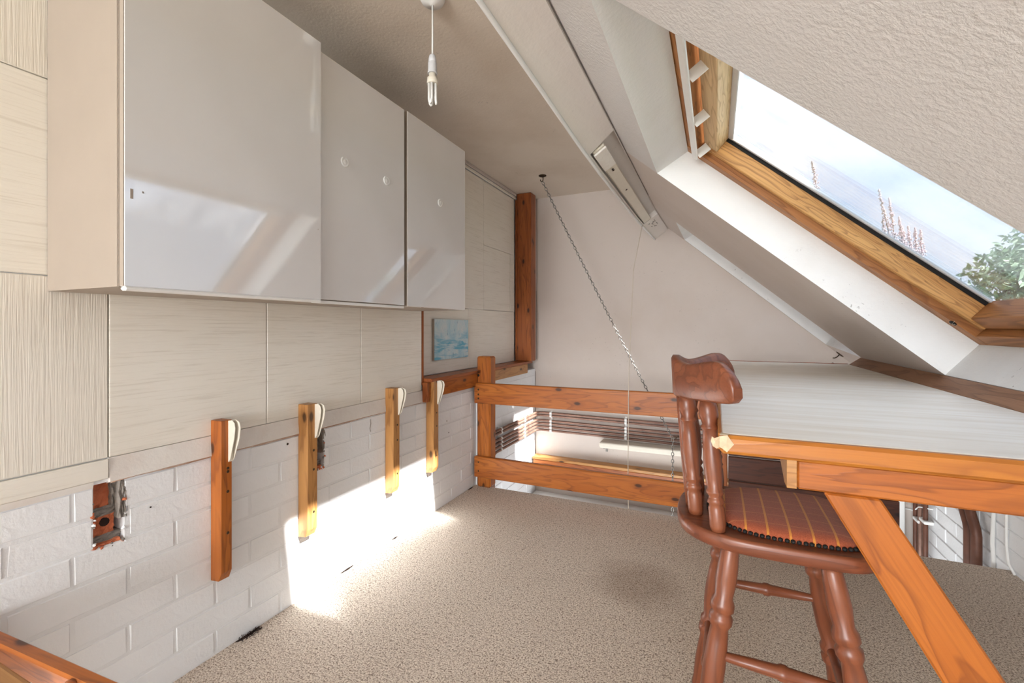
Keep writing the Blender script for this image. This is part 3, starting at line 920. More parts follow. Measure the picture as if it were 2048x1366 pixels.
# ---- balustrade: newel, two rails, boarded end
bl = empty('balustrade', (-0.7, 2.53, 0), 'orange pine balustrade of two wide rails at the edge of the void', 'railing')
bm = bmesh.new()
nw = board('newel_post', (-1.327, 2.5595, 0.0), (-1.327, 2.5595, 0.819), 0.096, 0.083, (0, 1, 0), M_pine, bl, 0.010)
board('rail', (-1.376, 2.502, 0.592), (0.045, 2.502, 0.597), 0.126, 0.030, (0, -1, 0), M_pine, bl, 0.004)
board('rail', (-1.376, 2.502, 0.1345), (0.045, 2.502, 0.1345), 0.128, 0.030, (0, -1, 0), M_pine, bl, 0.004)
board('end_post', (0.030, 2.545, 0.0), (0.030, 2.545, 0.785), 0.045, 0.05, (0, 1, 0), M_pined, bl, 0.004)
for k in range(6):
    z = 0.012 + 0.118 * k
    board('plank', (0.056, 2.50, z + .057), (0.728, 2.50, z + .057), 0.113, 0.022, (0, -1, 0), M_dark, bl, 0.003)
for zz in (0.56, 0.585, 0.615): lathe('bolt', (-1.345, 2.4875, zz), (-1.345, 2.485, zz), [(.006, 0), (.006, .6), (.003, 1)], M_iron, bl, 10)
for zz in (0.11, 0.165): lathe('bolt', (-1.345, 2.4875, zz), (-1.345, 2.485, zz), [(.005, 0), (.005, .6), (.003, 1)], M_iron, bl, 10)
lathe('bolt', (-1.36, 2.518, 0.70), (-1.36, 2.514, 0.70), [(.008, 0), (.008, .6), (.004, 1)], M_black, bl, 10)

# ---- desk
DZ = 0.82; DX0, DX1, DY0, DY1 = 0.006, 0.592, 0.837, 2.715
dk = empty('built_in_desk', (0.30, 0.92, 0.0), 'long white topped desk with golden front edge under the roof window', 'desk')
mesh_obj('desk_top', box_me('desk_top', (DX0 + .003, DY0 + .018, DZ - .028), (DX1, DY1, DZ), 0.002), M_lam, dk)
board('front_lipping', (DX0, DY0 + .008, DZ - .0155), (0.640, DY0 + .008, DZ - .0155), 0.031, 0.018, (0, -1, 0), M_edge, dk, 0.005)
board('side_lipping', (DX0, DY0 + .018, DZ - .0145), (DX0, DY1, DZ - .0145), 0.028, 0.006, (-1, 0, 0), M_edge, dk, 0.001)
board('back_lipping', (DX0, DY1 + .004, DZ - .0125), (DX1, DY1 + .004, DZ - .0125), 0.030, 0.008, (0, 1, 0), M_pined, dk, 0.001)
board('back_board', (0.6165, DY0 + .018, 0.8335), (0.6165, 2.69, 0.8335), 0.056, 0.010, (-.6, 0, .8), M_batten, dk, 0.001)
# apron, gusset and diagonal strut
board('apron', (0.128, 0.928, 0.7465), (0.665, 0.928, 0.7465), 0.050, 0.024, (0, -1, 0), M_pine, dk, 0.003)
prism('gusset', [(0.9155, 0.790), (1.10, 0.790), (0.945, 0.7215), (0.9155, 0.7215)], 0.112, 0.1275, M_pinel, dk, 'X', bev=0.001)
board('apron_cleat', (0.145, 0.940, 0.781), (0.640, 0.940, 0.781), 0.019, 0.036, (0, -1, 0), M_dark, dk, 0.002)
SM = Matrix.Translation((0.20, 0.929, 0.7212)) @ frame_from((0.20, 0.929, 0.7212), (0.625, 0.929, 0.0), (0, -1, 0))
SI = SM.inverted(); bm = bmesh.new()
SPOLY = ((.166, .7212), (.2437, .7212), (.676, .001), (.5746, .001))
SA = [bm.verts.new(SI @ Vector((x, 0.9155, z))) for x, z in SPOLY]
SB = [bm.verts.new(SI @ Vector((x, 0.9425, z))) for x, z in SPOLY]
bm.faces.new(SA); bm.faces.new(SB[::-1])
for i in range(4): bm.faces.new((SA[i], SB[i], SB[(i+1) % 4], SA[(i+1) % 4]))
bmesh.ops.recalc_face_normals(bm, faces=bm.faces)
bmesh.ops.bevel(bm, geom=list(bm.edges), offset=0.003, segments=1, affect='EDGES')
mesh_obj('strut', bm_mesh('strut', bm), M_pine, dk, SM)
board('rear_bearer', (0.056, 2.50, 0.771), (0.58, 2.50, 0.771), 0.040, 0.03, (0, -1, 0), M_dark, dk, 0.002)
# torn tape round the near corner
tp = bmesh.new()
random.seed(12)
def scrap(pts):
    V = [tp.verts.new(p) for p in pts]; c = tp.verts.new(sum((Vector(p) for p in pts), Vector()) / len(pts) + Vector((0, -.0015, .001)))
    for i in range(len(V)): tp.faces.new((V[i], V[(i+1) % len(V)], c))
y_ = DY0 - .0022
scrap([(DX0 - 0.0008, y_, DZ - 0.0016), (DX0 + 0.0115, y_ - .001, DZ + 0.0010), (DX0 + 0.0164, y_, DZ - 0.0066), (DX0 + 0.0213, y_, DZ - 0.0131), (DX0 + 0.0148, y_, DZ - 0.0213), (DX0 + 0.0107, y_ - .001, DZ - 0.0271), (DX0 + 0.0033, y_, DZ - 0.0213), (DX0 - 0.0008, y_, DZ - 0.0197)])
scrap([(DX0 - 0.0008, y_, DZ - 0.0016), (DX0 - 0.0082, y_ - .004, DZ - 0.0049), (DX0 - 0.0123, y_ - .006, DZ - 0.0016), (DX0 - 0.0139, y_ - .005, DZ - 0.0098), (DX0 - 0.0107, y_ - .006, DZ - 0.0180), (DX0 - 0.0049, y_ - .003, DZ - 0.0221), (DX0 - 0.0008, y_, DZ - 0.0197)])
scrap([(DX0 - 0.0008, y_, DZ + 0.0008), (DX0 + 0.0115, y_, DZ + 0.0015), (DX0 + 0.0148, y_ + .012, DZ + 0.0012), (DX0 + 0.0016, y_ + .018, DZ + 0.0012)])
tpo = mesh_obj('torn_tape', bm_mesh('torn_tape', tp), M_tape, dk)
sm = tpo.modifiers.new('thickness', 'SOLIDIFY'); sm.thickness = 0.0006

# ---- bar stool pulled up to the desk corner
Q = 0.727
def qp(x, y, z): return Vector((x * Q, y * Q, 1 - (1 - z) * Q))
st = empty('bar_stool', (0.10, 1.116, 0.0), 'red-brown turned bar stool with rust plaid seat at the desk corner', 'stool')
SZ = 0.60
cxs, cys, sa_, sb_ = 0.096, 1.116, 0.176, 0.162
def sup(a, ex, ey, n=2.7):
    c, s = math.cos(a), math.sin(a)
    if c > 0: n = n + 2.6 * min(1, c * 3)
    return (ex * math.copysign(abs(c) ** (2/n), c), ey * math.copysign(abs(s) ** (2/n), s))
def rings_me(name, rings, cap=True):
    n = len(rings[0]); vs = [p for r in rings for p in r]; fs = []
    for j in range(len(rings) - 1):
        for i in range(n):
            i2 = (i + 1) % n
            fs.append((j*n+i, j*n+i2, (j+1)*n+i2, (j+1)*n+i))
    if cap:
        fs.append(tuple(range(n-1, -1, -1))); fs.append(tuple((len(rings)-1)*n + i for i in range(n)))
    me = pydata(name, vs, fs)
    for p in me.polygons: p.use_smooth = len(p.vertices) == 4
    return me
NA = 64
def ring(ex, ey, z, n=2.7): return [(lambda q: (q[0], q[1], z))(sup(2*math.pi*i/NA, ex, ey, n)) for i in range(NA)]
seat_prof = [(.955, -.030), (.985, -.027), (1.0, -.020), (1.0, -.006), (.985, -.001), (.965, 0.0)]
mesh_obj('seat', rings_me('seat', [ring(sa_*k, sb_*k, z) for k, z in seat_prof]), M_chair, st, Matrix.Translation((cxs, cys, SZ)))
cu = [(.80, -.002), (.80, .006), (.76, .013), (.66, .018), (.45, .022), (.2, .0235), (.02, .024)]
ccx = cxs + 0.022
mesh_obj('cushion', rings_me('cushion', [ring(sa_*.93*k, sb_*1.03*k, z, 2.4) for k, z in cu]), M_plaid, st, Matrix.Translation((ccx, cys, SZ)))
# studded braid round the cushion
vs, fs = [], []
NB = 92
dense = [sup(2*math.pi*i/1440, sa_*.93*.815, sb_*1.03*.815, 2.4) for i in range(1441)]
acc = [0.0]
for a, b in zip(dense, dense[1:]): acc.append(acc[-1] + math.hypot(b[0]-a[0], b[1]-a[1]))
pos = []; j = 0
for i in range(NB):
    while acc[j] < acc[-1] * i / NB: j += 1
    pos.append(dense[j])
for i in range(NB):
    px, py = pos[i]
    bm = bmesh.new(); bmesh.ops.create_icosphere(bm, subdivisions=1, radius=0.0048)
    b0 = len(vs)
    bm.verts.ensure_lookup_table()
    for v in bm.verts: vs.append((ccx + px + v.co.x, cys + py + v.co.y, SZ + .0035 + v.co.z * .9))
    for f in bm.faces: fs.append(tuple(b0 + v.index for v in f.verts))
    bm.free()
tag(mesh_obj('studded_braid', pydata('studded_braid', vs, fs, True), M_black, st), 'black studded braid round the cushion')

leg_prof = [(.013, 0), (.0165, .02), (.0185, .07), (.0195, .12), (.0165, .175), (.0215, .195), (.0215, .215), (.0165, .225), (.0215, .238), (.0215, .258), (.0160, .275),
            (.0185, .32), (.0205, .40), (.0195, .47), (.0150, .545), (.0205, .560), (.0205, .578), (.0160, .588), (.0215, .60), (.0215, .622), (.0155, .64), (.0175, .70), (.0185, .78), (.0165, .86), (.0180, .885), (.0180, .90), (.0140, .915), (.0130, .95), (.0110, 1.0)]
TOPS = {'rn': (.027, .995, .574), 'fn': (.188, .982, .574), 'rf': (.027, 1.237, .574), 'ff': (.188, 1.250, .574)}
FEET = {'rn': (-.049, .925, 0), 'fn': (.288, .922, 0), 'rf': (-.049, 1.308, 0), 'ff': (.288, 1.310, 0)}
for k in TOPS: lathe('leg', TOPS[k], FEET[k], leg_prof, M_chair, st, 20)
def on_leg(k, z):
    a = Vector(TOPS[k]); b = Vector(FEET[k]); return a + (b - a) * ((a.z - z) / a.z)
rung_prof = [(.007, 0), (.0085, .04), (.0105, .06), (.0085, .08), (.0105, .25), (.0120, .46), (.0145, .48), (.0145, .52), (.0120, .54), (.0105, .75), (.0085, .92), (.0105, .94), (.0085, .96), (.007, 1)]
for a, b, z in (('rn', 'fn', .365), ('rf', 'ff', .360), ('rn', 'rf', .245), ('fn', 'ff', .245)):
    lathe('rung', on_leg(a, z), on_leg(b, z), rung_prof, M_chair, st, 16)
# curved crest rail
CR = [(.052, 1.268), (.018, 1.305), (-.022, 1.360), (-.058, 1.410), (-.088, 1.465), (-.106, 1.505), (-.112, 1.545)]
CR = CR + [(x, 2*1.545 - y) for x, y in CR[-2::-1]]
def crv(t):
    s = t * (len(CR) - 1); i = min(int(s), len(CR) - 2); f = s - i
    P = [CR[max(i-1, 0)], CR[i], CR[i+1], CR[min(i+2, len(CR)-1)]]
    r = []
    for k in (0, 1):
        p0, p1, p2, p3 = (p[k] for p in P)
        r.append(0.5 * ((2*p1) + (-p0+p2)*f + (2*p0-5*p1+4*p2-p3)*f*f + (-p0+3*p1-3*p2+p3)*f**3))
    return r
def crest_top(t):
    u = abs(t - .5) * 2          # 0 centre .. 1 end
    z = .903 + .010 * math.cos(u * math.pi * 2 * 1.15 + math.pi * .0) * (1 if u < .85 else 1)
    if u > .72: z -= .062 * ((u - .72) / .28) ** 2.6
    return z
def crest_bot(t):
    u = abs(t - .5) * 2
    z = .787 + .022 * u * u
    if u > .93: z += .012 * ((u - .93) / .07) ** 2
    return z
NT_ = 48; rings = []
for i in range(NT_ + 1):
    t = i / NT_
    x, y = crv(t); x2, y2 = crv(min(t + .01, 1)); x1, y1 = crv(max(t - .01, 0))
    d = Vector((x2-x1, y2-y1, 0)).normalized(); nrm = Vector((-d.y, d.x, 0))
    if nrm.x > 0: nrm = -nrm
    zt, zb = crest_top(t), crest_bot(t)
    hw = .0145
    r = []
    for (o, zf) in ((hw*.7, 0), (hw, .06), (hw, .5), (hw, .92), (hw*.6, 1), (-hw*.6, 1), (-hw, .92), (-hw, .5), (-hw, .06), (-hw*.7, 0)):
        z = zb + (zt - zb) * zf
        lean = -0.05 * (z - .80)
        r.append(qp(x + nrm.x*o + lean, y + nrm.y*o, z))
    rings.append(r)
mesh_obj('crest_rail', rings_me('crest_rail', rings), M_chair, st)
post_prof = [(.0150, 0), (.0170, .04), (.0170, .17), (.0145, .20), (.0185, .215), (.0150, .245), (.0135, .26), (.0185, .285), (.0185, .30), (.0155, .32), (.0185, .40), (.0195, .52), (.0175, .66), (.0150, .76), (.0185, .775), (.0185, .79), (.0150, .81), (.0205, .88), (.0190, .94), (.0150, 1.0)]
pin_prof = [(.0075, 0), (.0085, .2), (.0095, .45), (.0085, .75), (.0070, 1)]
SPN = [(.006, 1.352, -.022, 1.378, 1), (-.054, 1.452, -.082, 1.466, 1), (-.078, 1.512, -.108, 1.516, 0), (-.078, 1.578, -.108, 1.574, 0), (-.054, 1.638, -.082, 1.624, 1), (.006, 1.738, -.022, 1.712, 1)]
for bx, by, tx, ty, thick in SPN:
    prof = post_prof if thick else pin_prof
    lathe('back_post' if thick else 'back_spindle', qp(bx, by, .4495), qp(tx, ty, .800), [(r * (Q if thick else Q*1.0), t) for r, t in prof] if not thick else [(r * .90, t) for r, t in prof], M_chair, st, 18)

# ---- pendant lamp
LX, LY = -0.828, 1.223
pl = empty('pendant_lamp', (LX, LY, ZC), 'bare pendant lampholder with a compact fluorescent bulb on a white flex', 'lamp')
lathe('ceiling_rose', (LX, LY, ZC), (LX, LY, ZC - .03), [(.040, 0), (.040, .3), (.034, .7), (.012, .85), (.006, 1)], M_white, pl, 28)
tube('flex', [(LX, LY, ZC - .028), (LX + .0005, LY, 1.95), (LX, LY, 1.868)], 0.0028, M_white, pl, 8)
lathe('lampholder', (LX, LY, 1.873), (LX, LY, 1.812), [(.006, 0), (.010, .06), (.0125, .25), (.0130, .38), (.0120, .40), (.0140, .44), (.0145, .90), (.0155, .95), (.0155, 1)], M_greyp, pl, 24)
lathe('bulb_base', (LX, LY, 1.812), (LX, LY, 1.778), [(.0110, 0), (.0110, .3), (.0165, .42), (.0175, .75), (.0180, 1)], M_cream, pl, 24)
for a in (0, math.pi * 2/3, math.pi * 4/3):
    ca_, sa2 = math.cos(a + .5), math.sin(a + .5)
    p = lambda r, z, da=0: (LX + r*math.cos(a + .5 + da), LY + r*math.sin(a + .5 + da), z)
    tube('bulb_tube', [p(.012, 1.780, -.45), p(.012, 1.728, -.45), p(.0122, 1.719, -.25), p(.0122, 1.716, 0), p(.0122, 1.719, .25), p(.012, 1.728, .45), p(.012, 1.780, .45)], 0.0042, M_white, pl, 8)

# ---- fluorescent batten let into the beam
def beam_pt(y, f, out=0.0):
    zl = beam_z(y); zs = cY(y) - SL*XBR - 0.012
    return Vector((XBL + (XBR - XBL)*f + .55*out, y, zl + (zs - zl)*f - .83*out))
ft = empty('fluorescent_batten', beam_pt(2.2, .4), 'cream fluorescent batten without tube fixed along the recessed beam', 'light fitting')
a0, a1 = beam_pt(1.585, .40, -.014), beam_pt(2.845, .40, -.014)
upv = Vector((.55, 0, -.83))
board('batten_body', a0, a1, 0.050, 0.030, upv, M_cream, ft, 0.004)
board('end_cover', beam_pt(1.600, .40, .003), beam_pt(1.775, .40, .003), 0.052, 0.008, upv, M_trimw, ft, 0.002)
for yy in (1.83, 2.12): 
    p = beam_pt(yy, .42, .001); lathe('cable_hole', p, p + upv*.0014, [(.005, 0), (.005, 1)], M_blackhole, ft, 10)
p = beam_pt(1.815, .42, .001); lathe('cable_hole', p, p + upv*.0014, [(.0045, 0), (.0045, 1)], M_blackhole, ft, 10)

# ---- pull cord
pcord = tube('pull_cord', [beam_pt(2.80, .08, .01), (-0.4441, 2.74, 1.3393), (-0.4385, 2.62, 1.0141), (-0.4311, 2.52, 0.7957), (-0.4273, 2.4825, 0.7128), (-0.4286, 2.4825, 0.6107), (-0.4286, 2.4825, 0.5194), (-0.4364, 2.52, 0.3867), (-0.4404, 2.535, 0.2458), (-0.4399, 2.54, 0.0521), (-0.4461, 2.6, -0.1382)], 0.0024, M_cord, None, 6)
tag(pcord, 'long thin pale pull cord hanging from the batten over the top rail', 'cord')

# ---- chains and hooks
def chain_data(pts, pitch=0.023, r=0.0026, hw=0.0078, vs=None, fs=None):
    if vs is None: vs, fs = [], []
    pts = [Vector(p) for p in pts]
    seg = [(pts[i+1]-pts[i]).length for i in range(len(pts)-1)]
    total = sum(seg); n = int(total / pitch)
    for k in range(n):
        s = (k + .5) * pitch; i = 0
        while i < len(seg) - 1 and s > seg[i]: s -= seg[i]; i += 1
        d = (pts[i+1]-pts[i]).normalized(); c = pts[i] + d * s
        a = Vector((0, 1, 0)) if abs(d.y) < .9 else Vector((1, 0, 0))
        u = d.cross(a).normalized(); v = d.cross(u)
        if k % 2: u, v = v, u
        hl = pitch * .62
        loop = []
        for q in range(8):
            an = 2*math.pi*q/8
            loop.append(c + u * (hw*math.cos(an)) + d * (hl*math.sin(an)))
        tube_data(loop, r, 5, vs, fs, True)
    return vs, fs
def sag(a, b, dz, n=10):
    a, b = Vector(a), Vector(b)
    return [a + (b-a)*(i/n) + Vector((0, 0, -dz*4*(i/n)*(1-i/n))) for i in range(n+1)]
HK = Vector((-1.104, 2.98, ZC)); JN = Vector((-0.262, 3.19, 0.262)); HK2 = SP(0.700, 3.395, 0)
ch = empty('hanging_chain', HK, 'dark chain slung from the ceiling hook across the void', 'chain')
vs, fs = chain_data(sag(HK + Vector((0, 0, -.045)), JN, 0.02))
mesh_obj('chain_run', pydata('chain_run', vs, fs, True), M_steel, ch)
vs, fs = chain_data(sag(JN, HK2 + Vector((-.02, 0, -.05)), 0.03))
mesh_obj('chain_run', pydata('chain_run', vs, fs, True), M_iron, ch)
vs, fs = chain_data([JN, JN + Vector((-.002, 0, -.55))])
mesh_obj('chain_run', pydata('chain_run', vs, fs, True), M_steel, ch)
hk = empty('ceiling_hook', HK, 'round bronze hook plate screwed to the flat ceiling', 'hook', 'hooks holding the chain')
lathe('hook_plate', HK, HK + Vector((0, 0, -.007)), [(.027, 0), (.027, .5), (.018, 1)], M_iron, hk, 24)
tube('hook_wire', [HK + Vector(p) for p in ((.004, 0, -.004), (.004, 0, -.026), (.002, 0, -.036), (-.004, 0, -.042), (-.011, 0, -.040), (-.015, 0, -.032), (-.0155, 0, -.026))], 0.0032, M_iron, hk, 8)
h2 = empty('slope_hook', HK2, 'small dark hook plate on the slope behind the desk', 'hook', 'hooks holding the chain')
nrm = Vector((SN, 0, CN))
lathe('hook_plate', HK2, HK2 - nrm*.006, [(.024, 0), (.024, .5), (.016, 1)], M_iron, h2, 20)
tube('hook_wire', [HK2 - nrm*.004, HK2 - nrm*.026, HK2 - nrm*.034 + Vector((-.006, 0, 0)), HK2 - nrm*.036 + Vector((-.014, 0, .002))], 0.003, M_iron, h2, 8)

# ---- pipes along the void walls
PZ = [.309, .288, .247, .222, .195, .169]
PO = 0.026
names = ['highest', 'second highest', 'third', 'fourth', 'fifth', 'lowest']
for i, z in enumerate(PZ):
    xl = XV + PO; yb_ = YB - PO
    rr = 0.0092
    back = [(xl, yb_ - .045, z), (xl + .004, yb_ - .02, z), (xl + .02, yb_ - .004, z), (xl + .045, yb_, z), (1.0, yb_, z - .02)]
    if i < 4: pts = [(xl, YE + .05, z)] + back
    else:
        y0 = 2.655 + (i - 4) * .022
        pts = [(xl, y0, -0.8), (xl, y0, z - .03), (xl, y0 + .006, z - .010), (xl, y0 + .03, z)] + back
    o = tube('copper_pipe', pts, rr, M_copper, None, 10)
    tag(o, 'copper pipe on the void walls, %s of the six' % names[i], 'pipe', 'copper pipes round the void')
for (x, y, lbl) in ((XV, 2.79, 'white pipe clip strip on the side wall nearest the newel post'), (XV, 3.20, 'white pipe clip strip on the side wall nearest the corner')):
    r = empty('pipe_clip', (x, y, .15), lbl, 'pipe clip', 'white pipe clips')
    box('clip_back', (x, y - .008, .155), (x + .012, y + .008, .325), M_white, r, 0.002)
    for z in PZ: lathe('clip_ring', (x + PO, y - .008, z), (x + PO, y + .008, z), [(.0093, 0), (.0122, 0), (.0122, 1), (.0093, 1)], M_white, r, 14)
for (x, lbl) in ((-1.215, 'white pipe clip strip on the gable wall by the corner'), (-0.62, 'white pipe clip strip on the gable wall by the pull cord')):
    r = empty('pipe_clip', (x, YB, .15), lbl, 'pipe clip', 'white pipe clips')
    box('clip_back', (x - .009, YB - .012, .150), (x + .009, YB, .325), M_white, r, 0.002)
    for z in PZ:
        zz = z - .02 * (x + 1.3) / 2.3
        lathe('clip_ring', (x - .009, YB - PO, zz), (x + .009, YB - PO, zz), [(.0093, 0), (.0122, 0), (.0122, 1), (.0093, 1)], M_white, r, 14)

# ---- pale shelf and timber pelmet on the gable wall
ws = empty('wall_shelf', (-0.55, YB, .13), 'narrow cream shelf on a small bracket on the gable wall', 'shelf')
box('shelf_board', (-0.80, YB - .13, .098), (-0.10, YB, .142), M_cream, ws, 0.012, 3)
bm = bmesh.new(); bm_box(bm, (-0.775, YB - .10, .090), (-0.760, YB, .098)); bm_box(bm, (-0.775, YB - .012, .045), (-0.760, YB, .090))
mesh_obj('shelf_bracket', bm_mesh('shelf_bracket', bm), M_steel, ws)
pm = empty('timber_pelmet', (-0.6, YB, -.15), 'long orange timber pelmet along the gable wall below the pipes', 'pelmet')
board('pelmet_top', (-1.352, YB - .046, -.046), (0.55, YB - .046, -.062), 0.090, 0.022, (0, 0, 1), M_pinel, pm, 0.003)  # paler pine than the front paints the sunlight on the top
board('pelmet_front', (-1.345, YB - .078, -.130), (0.55, YB - .078, -.146), 0.145, 0.02, (0, -1, 0), M_pined, pm, 0.003)
dc = empty('white_duct', (-0.4, YB, -.42), 'white boxed duct low on the gable wall seen under the bottom rail', 'duct')
box('duct_box', (XV, YB - .14, -.55), (0.98, YB, -.34), M_white, dc, 0.006)
box('duct_lip', (XV, YB - .165, -.375), (0.98, YB - .13, -.34), M_greyp, dc, 0.006)
box('duct_lip', (XV, YB - .20, -.60), (0.98, YB - .10, -.545), M_white, dc, 0.004)

# ---- pipes and cable seen under the desk on the eaves wall
for i, (y, r_, mt, lbl) in enumerate(((3.425, .012, M_copperd, 'brown vertical pipe on the eaves wall, farthest under the desk'),
                                   (3.355, .012, M_copper, 'bright copper vertical pipe on the eaves wall between brown ones'),
                                   (3.285, .012, M_copperd, 'brown vertical pipe beside the clips on the eaves wall'))):
    o = tube('riser_pipe', [(XR - .03, y, -1.0), (XR - .03, y, 0.40)], r_, mt, None, 10)
    tag(o, lbl, 'pipe', 'risers on the eaves wall')
for i, (y, lbl) in enumerate(((2.79, 'dark bent pipe on the eaves wall, farther of the pair'), (2.725, 'dark bent pipe on the eaves wall, nearer of the pair'))):
    o = tube('riser_pipe', [(XR - .035, y, -1.0), (XR - .035, y, 0.06), (XR - .035, y + .01, 0.09), (XR - .035, y + .09, 0.20), (XR - .035, y + .13, 0.36)], .020, M_copperd, None, 12)
    tag(o, lbl, 'pipe', 'dark bent pipes')
for j, y in enumerate((3.39, 3.30)):
    o = box('pipe_saddle', (XR - .046, y - .045, -0.13 + j*.03), (XR - .001, y + .03, -0.112 + j*.03), M_white, None, 0.003)
    tag(o, ('white saddle clip across the farthest riser pipes' if j == 0 else 'white saddle clip across the nearer riser pipes'), 'pipe clip', 'saddle clips')
o = tube('wall_cable', [(XR - .006, 2.66, -1.0), (XR - .006, 2.655, 0.0), (XR - .008, 2.66, .06), (XR - .006, 2.655, .2), (XR - .006, 2.655, .38)], .008, M_white, None, 8)
tag(o, 'white cable conduit clipped beside the dark bent pipes', 'cable')
o = tube('wall_cable', [(XR - .006, 2.50, 0.002), (XR - .010, 2.535, .03), (XR - .006, 2.56, .10), (XR - .008, 2.555, .20), (XR - .006, 2.56, .32)], .005, M_white, None, 8)
tag(o, 'thin white cable running up the eaves wall from the carpet', 'cable')
o = tube('wall_cable', [(XR - .10, 3.48, -.09), (XR - .03, 3.44, -.085), (XR - .04, 3.34, -.03), (XR - .012, 3.24, -.005)], .004, M_white, None, 6)
tag(o, 'thin white wire looped in front of the riser pipes', 'cable')
o = box('wall_post', (0.985, YB - .05, -1.0), (1.035, YB, 0.30), M_white, None, 0.004)
tag(o, 'white boxed upright on the gable wall behind the riser pipes', 'post')

# ---- low rail and board in the near left corner
nr = empty('stair_guard', (-1.1, 0.38, 0.0), 'orange rail with a pale board against it at the near left corner', 'railing')
board('guard_rail', (XW + .004, 0.3895, 0.378), (-0.82, 0.4242, 0.378), 0.026, 0.044, (0, 0, 1), M_pine, nr, 0.004)
board('guard_post', (-0.86, 0.422, 0.0), (-0.86, 0.422, 0.3555), 0.045, 0.045, (0, 1, 0), M_pine, nr, 0.003)
board('guard_post', (XW + .03, 0.391, 0.0), (XW + .03, 0.391, 0.3555), 0.045, 0.045, (0, 1, 0), M_pine, nr, 0.003)
bm = bmesh.new()
mesh_obj('pale_board', box_me('pale_board', (-0.17, -0.13, -0.011), (0.17, 0.13, 0.011), 0.010, 3), M_ply, nr, Matrix.Translation((-1.222, 0.243, 0.3875)))
board('board_bearer', (XW + .004, 0.25, 0.366), (-1.06, 0.25, 0.366), 0.05, 0.022, (0, 0, 1), M_pined, nr, 0.002)
lathe('round_knob', (-1.0, 0.402, 0.378), (-1.0, 0.390, 0.378), [(.022, 0), (.022, .5), (.016, 1)], M_pined, nr, 20)

# ---- frayed carpet edge by the wall
random.seed(8)
fr = empty('frayed_carpet_edge', (XW + .015, 0.98, 0.0), 'dark frayed tuft where the carpet edge has come away from the wall', 'carpet tuft')
vs, fs = [], []
for k in range(46):
    y = random.uniform(.965, 1.035); x = XW + random.uniform(.002, .022)
    p = Vector((x, y, .0005)); d = Vector((random.uniform(-.012, .014), random.uniform(-.014, .014), random.uniform(.002, .009)))
    tube_data([p, p + d*.5 + Vector((0, 0, .003)), p + d], 0.0009, 4, vs, fs)
tag(mesh_obj('fibres', pydata('fibres', vs, fs), M_blackhole, fr), kind='stuff')
vs = [(XW + .0, .955, .0008), (XW + .010, .965, .0012), (XW + .014, .99, .001), (XW + .011, 1.02, .0012), (XW + .0, 1.045, .0008)]
me = pydata('dark_gap', vs, [(0, 1, 2, 3, 4)])
o = mesh_obj('dark_gap', me, M_blackhole, fr); sm = o.modifiers.new('t', 'SOLIDIFY'); sm.thickness = .0008
for (ya, yb_) in ((1.40, 1.47), (1.72, 1.76), (2.44, 2.50)):
    o = tube('dark_gap', [(XW + .003, ya, .001), (XW + .006, (ya+yb_)/2, .002), (XW + .003, yb_, .001)], [.001, .004, .001], M_blackhole, fr, 6)

# ================================================================== outside
M_leaf = mat_plain('green_leaf', (158, 180, 152), 0.6, nscale=12, amt=0.5)  # paled green paints in the haze of the dirty pane
M_leafd = mat_plain('dark_green_leaf', (70, 98, 56), 0.6, nscale=12, amt=0.5)
M_pinkf = mat_plain('faded_pink_blossom', (212, 192, 200), 0.7, nscale=30, amt=0.25)
M_bark = mat_plain('grey_brown_bark', (96, 80, 66), 0.9, nscale=20, amt=0.4)
M_grass = mat_plain('lawn', (96, 122, 70), 0.9, nscale=3, amt=0.4)
gd = box('ground', (-30, -30, ZG - .6), (30, 30, ZG - .5), M_grass); tag(gd, 'lawn outside around the house', 'ground', kind='structure')

def leaves(name, centres, radii, count, size, mat, parent, seed):
    rnd = random.Random(seed); vs, fs = [], []
    for k in range(count):
        i = rnd.randrange(len(centres)); c = Vector(centres[i]); R = radii[i]
        d = Vector((rnd.gauss(0, 1), rnd.gauss(0, 1), rnd.gauss(0, 1))).normalized() * R * (rnd.random() ** 0.4)
        p = c + d; a = Vector((rnd.gauss(0, 1), rnd.gauss(0, 1), rnd.gauss(0, 1))).normalized()
        b = a.cross(Vector((rnd.gauss(0, 1), rnd.gauss(0, 1), rnd.gauss(0, 1)))).normalized()
        s = size * rnd.uniform(.6, 1.3); b0 = len(vs)
        vs += [p - a*s, p + b*s*.35, p + a*s, p - b*s*.35]
        fs.append((b0, b0+1, b0+2, b0+3))
    return tag(mesh_obj(name, pydata(name, vs, fs), mat, parent), kind='stuff')

def garden_tree(name, base, top, centres, radii, count, size, label, seed, mat=M_leaf):
    r = empty(name, base, label, 'tree')
    b = Vector(base); t = Vector(top)
    tube('trunk', [b, b + (t-b)*.5 + Vector((.1, .05, 0)), t], [.14, .10, .05], M_bark, r, 8)
    for c in centres: tube('branch', [b + (t-b)*.6, (b + (t-b)*.7 + Vector(c))*.5, c], [.05, .03, .012], M_bark, r, 6)
    leaves('foliage', centres, radii, count, size, mat, r, seed)
    return r
# green tree low in the corner of the pane
garden_tree('garden_tree', (3.9, 8.2, ZG - .5), (3.7, 8.2, 1.0), [(3.45, 8.1, 1.62), (3.9, 8.3, 1.9), (4.4, 8.4, 1.75), (3.75, 8.0, 1.2), (4.2, 8.2, 1.1)], [.42, .5, .6, .5, .6], 5200, .055, 'pale green garden tree in the lower corner of the roof window', 4)
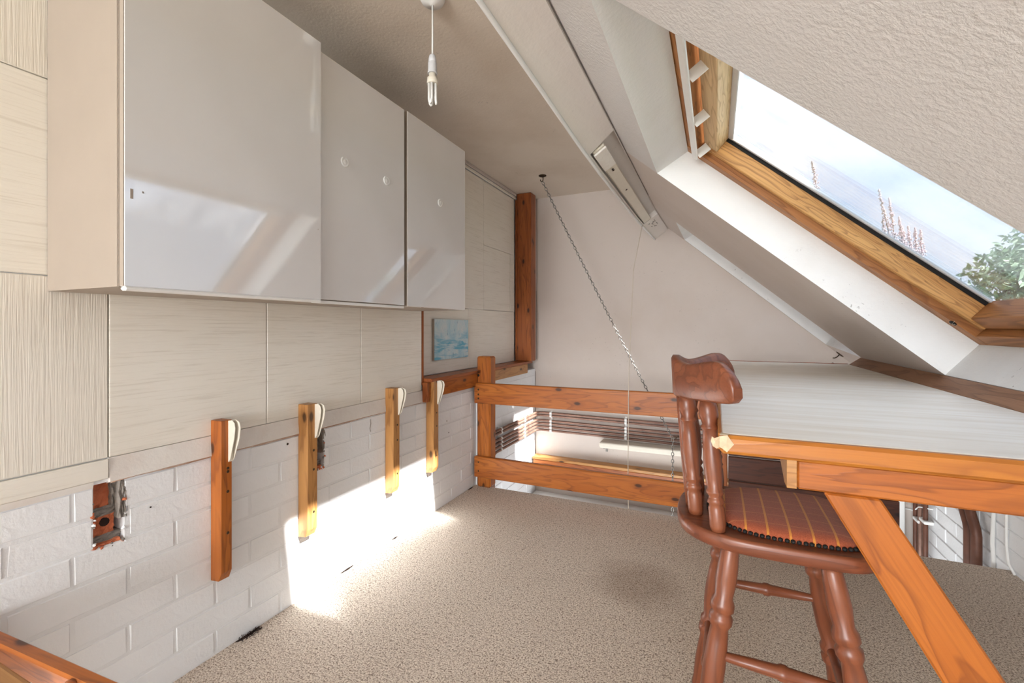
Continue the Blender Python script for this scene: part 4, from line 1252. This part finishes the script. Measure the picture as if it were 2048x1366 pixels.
# tree on the sunny side that shades the lower part of the roof windows
cs, rs = [], []
rnd = random.Random(14)
for k in range(44):
    cs.append((rnd.uniform(4.7, 5.3), -4.2 + 8.0 * k / 43.0 + rnd.uniform(-.15, .15), rnd.uniform(5.02, 5.22))); rs.append(rnd.uniform(.42, .52))
garden_tree('garden_tree', (5.0, .9, ZG - .5), (5.0, .9, 4.6), cs, rs, 60000, .10, 'broad leafy tree on the sunny side shading the roof windows', 6, M_leafd)

# pink flowering shrub whose spikes stand above the lower sash edge
def ray_pt(px, py, t):
    u = (px - 1024) / 909.0; v = (655 - py) / 909.0
    ca, sa = math.cos(YAW), math.sin(YAW)
    return Vector((t*(u*ca - sa), t*(u*sa + ca), 1 + t*v))
sb = empty('flowering_shrub', (1.9, 6.6, ZG - .5), 'tall shrub with faded pink flower spikes beyond the roof window', 'shrub')
tube('stem', [(1.9, 6.6, ZG - .5), (1.88, 6.55, 0.0), (1.85, 6.5, 1.6)], [.08, .06, .03], M_bark, sb, 8)
rnd = random.Random(31)
for (bx, by, tx, ty) in ((1790, 520, 1757, 378), (1795, 520, 1778, 396), (1808, 525, 1798, 434), (1815, 530, 1804, 452), (1823, 535, 1816, 452), (1835, 540, 1830, 456), (1845, 540, 1841, 460), (1770, 500, 1766, 440), (1640, 420, 1624, 322)):
    t = 6.2
    a = ray_pt(bx, by, t); b = ray_pt(tx, ty, t)
    tube('flower_stalk', [(1.87, 6.5, 1.2), a - Vector((0, 0, .5)), a, b], [.012, .010, .008, .004], M_bark, sb, 5)
    vs, fs = [], []
    for k in range(170):
        f = rnd.random(); p = a + (b - a)*f; w = .055*(1.05 - f)
        p = p + Vector((rnd.gauss(0, 1), rnd.gauss(0, 1), rnd.gauss(0, .6))) * w*.6
        s = rnd.uniform(.008, .016)
        b0 = len(vs)
        vs += [p + Vector(q)*s for q in ((1, 0, 0), (-1, 0, 0), (0, 1, 0), (0, -1, 0), (0, 0, 1), (0, 0, -1))]
        for q in ((0, 2, 4), (2, 1, 4), (1, 3, 4), (3, 0, 4), (2, 0, 5), (1, 2, 5), (3, 1, 5), (0, 3, 5)): fs.append(tuple(b0 + x for x in q))
    tag(mesh_obj('flower_spike', pydata('flower_spike', vs, fs), M_pinkf, sb), kind='stuff')
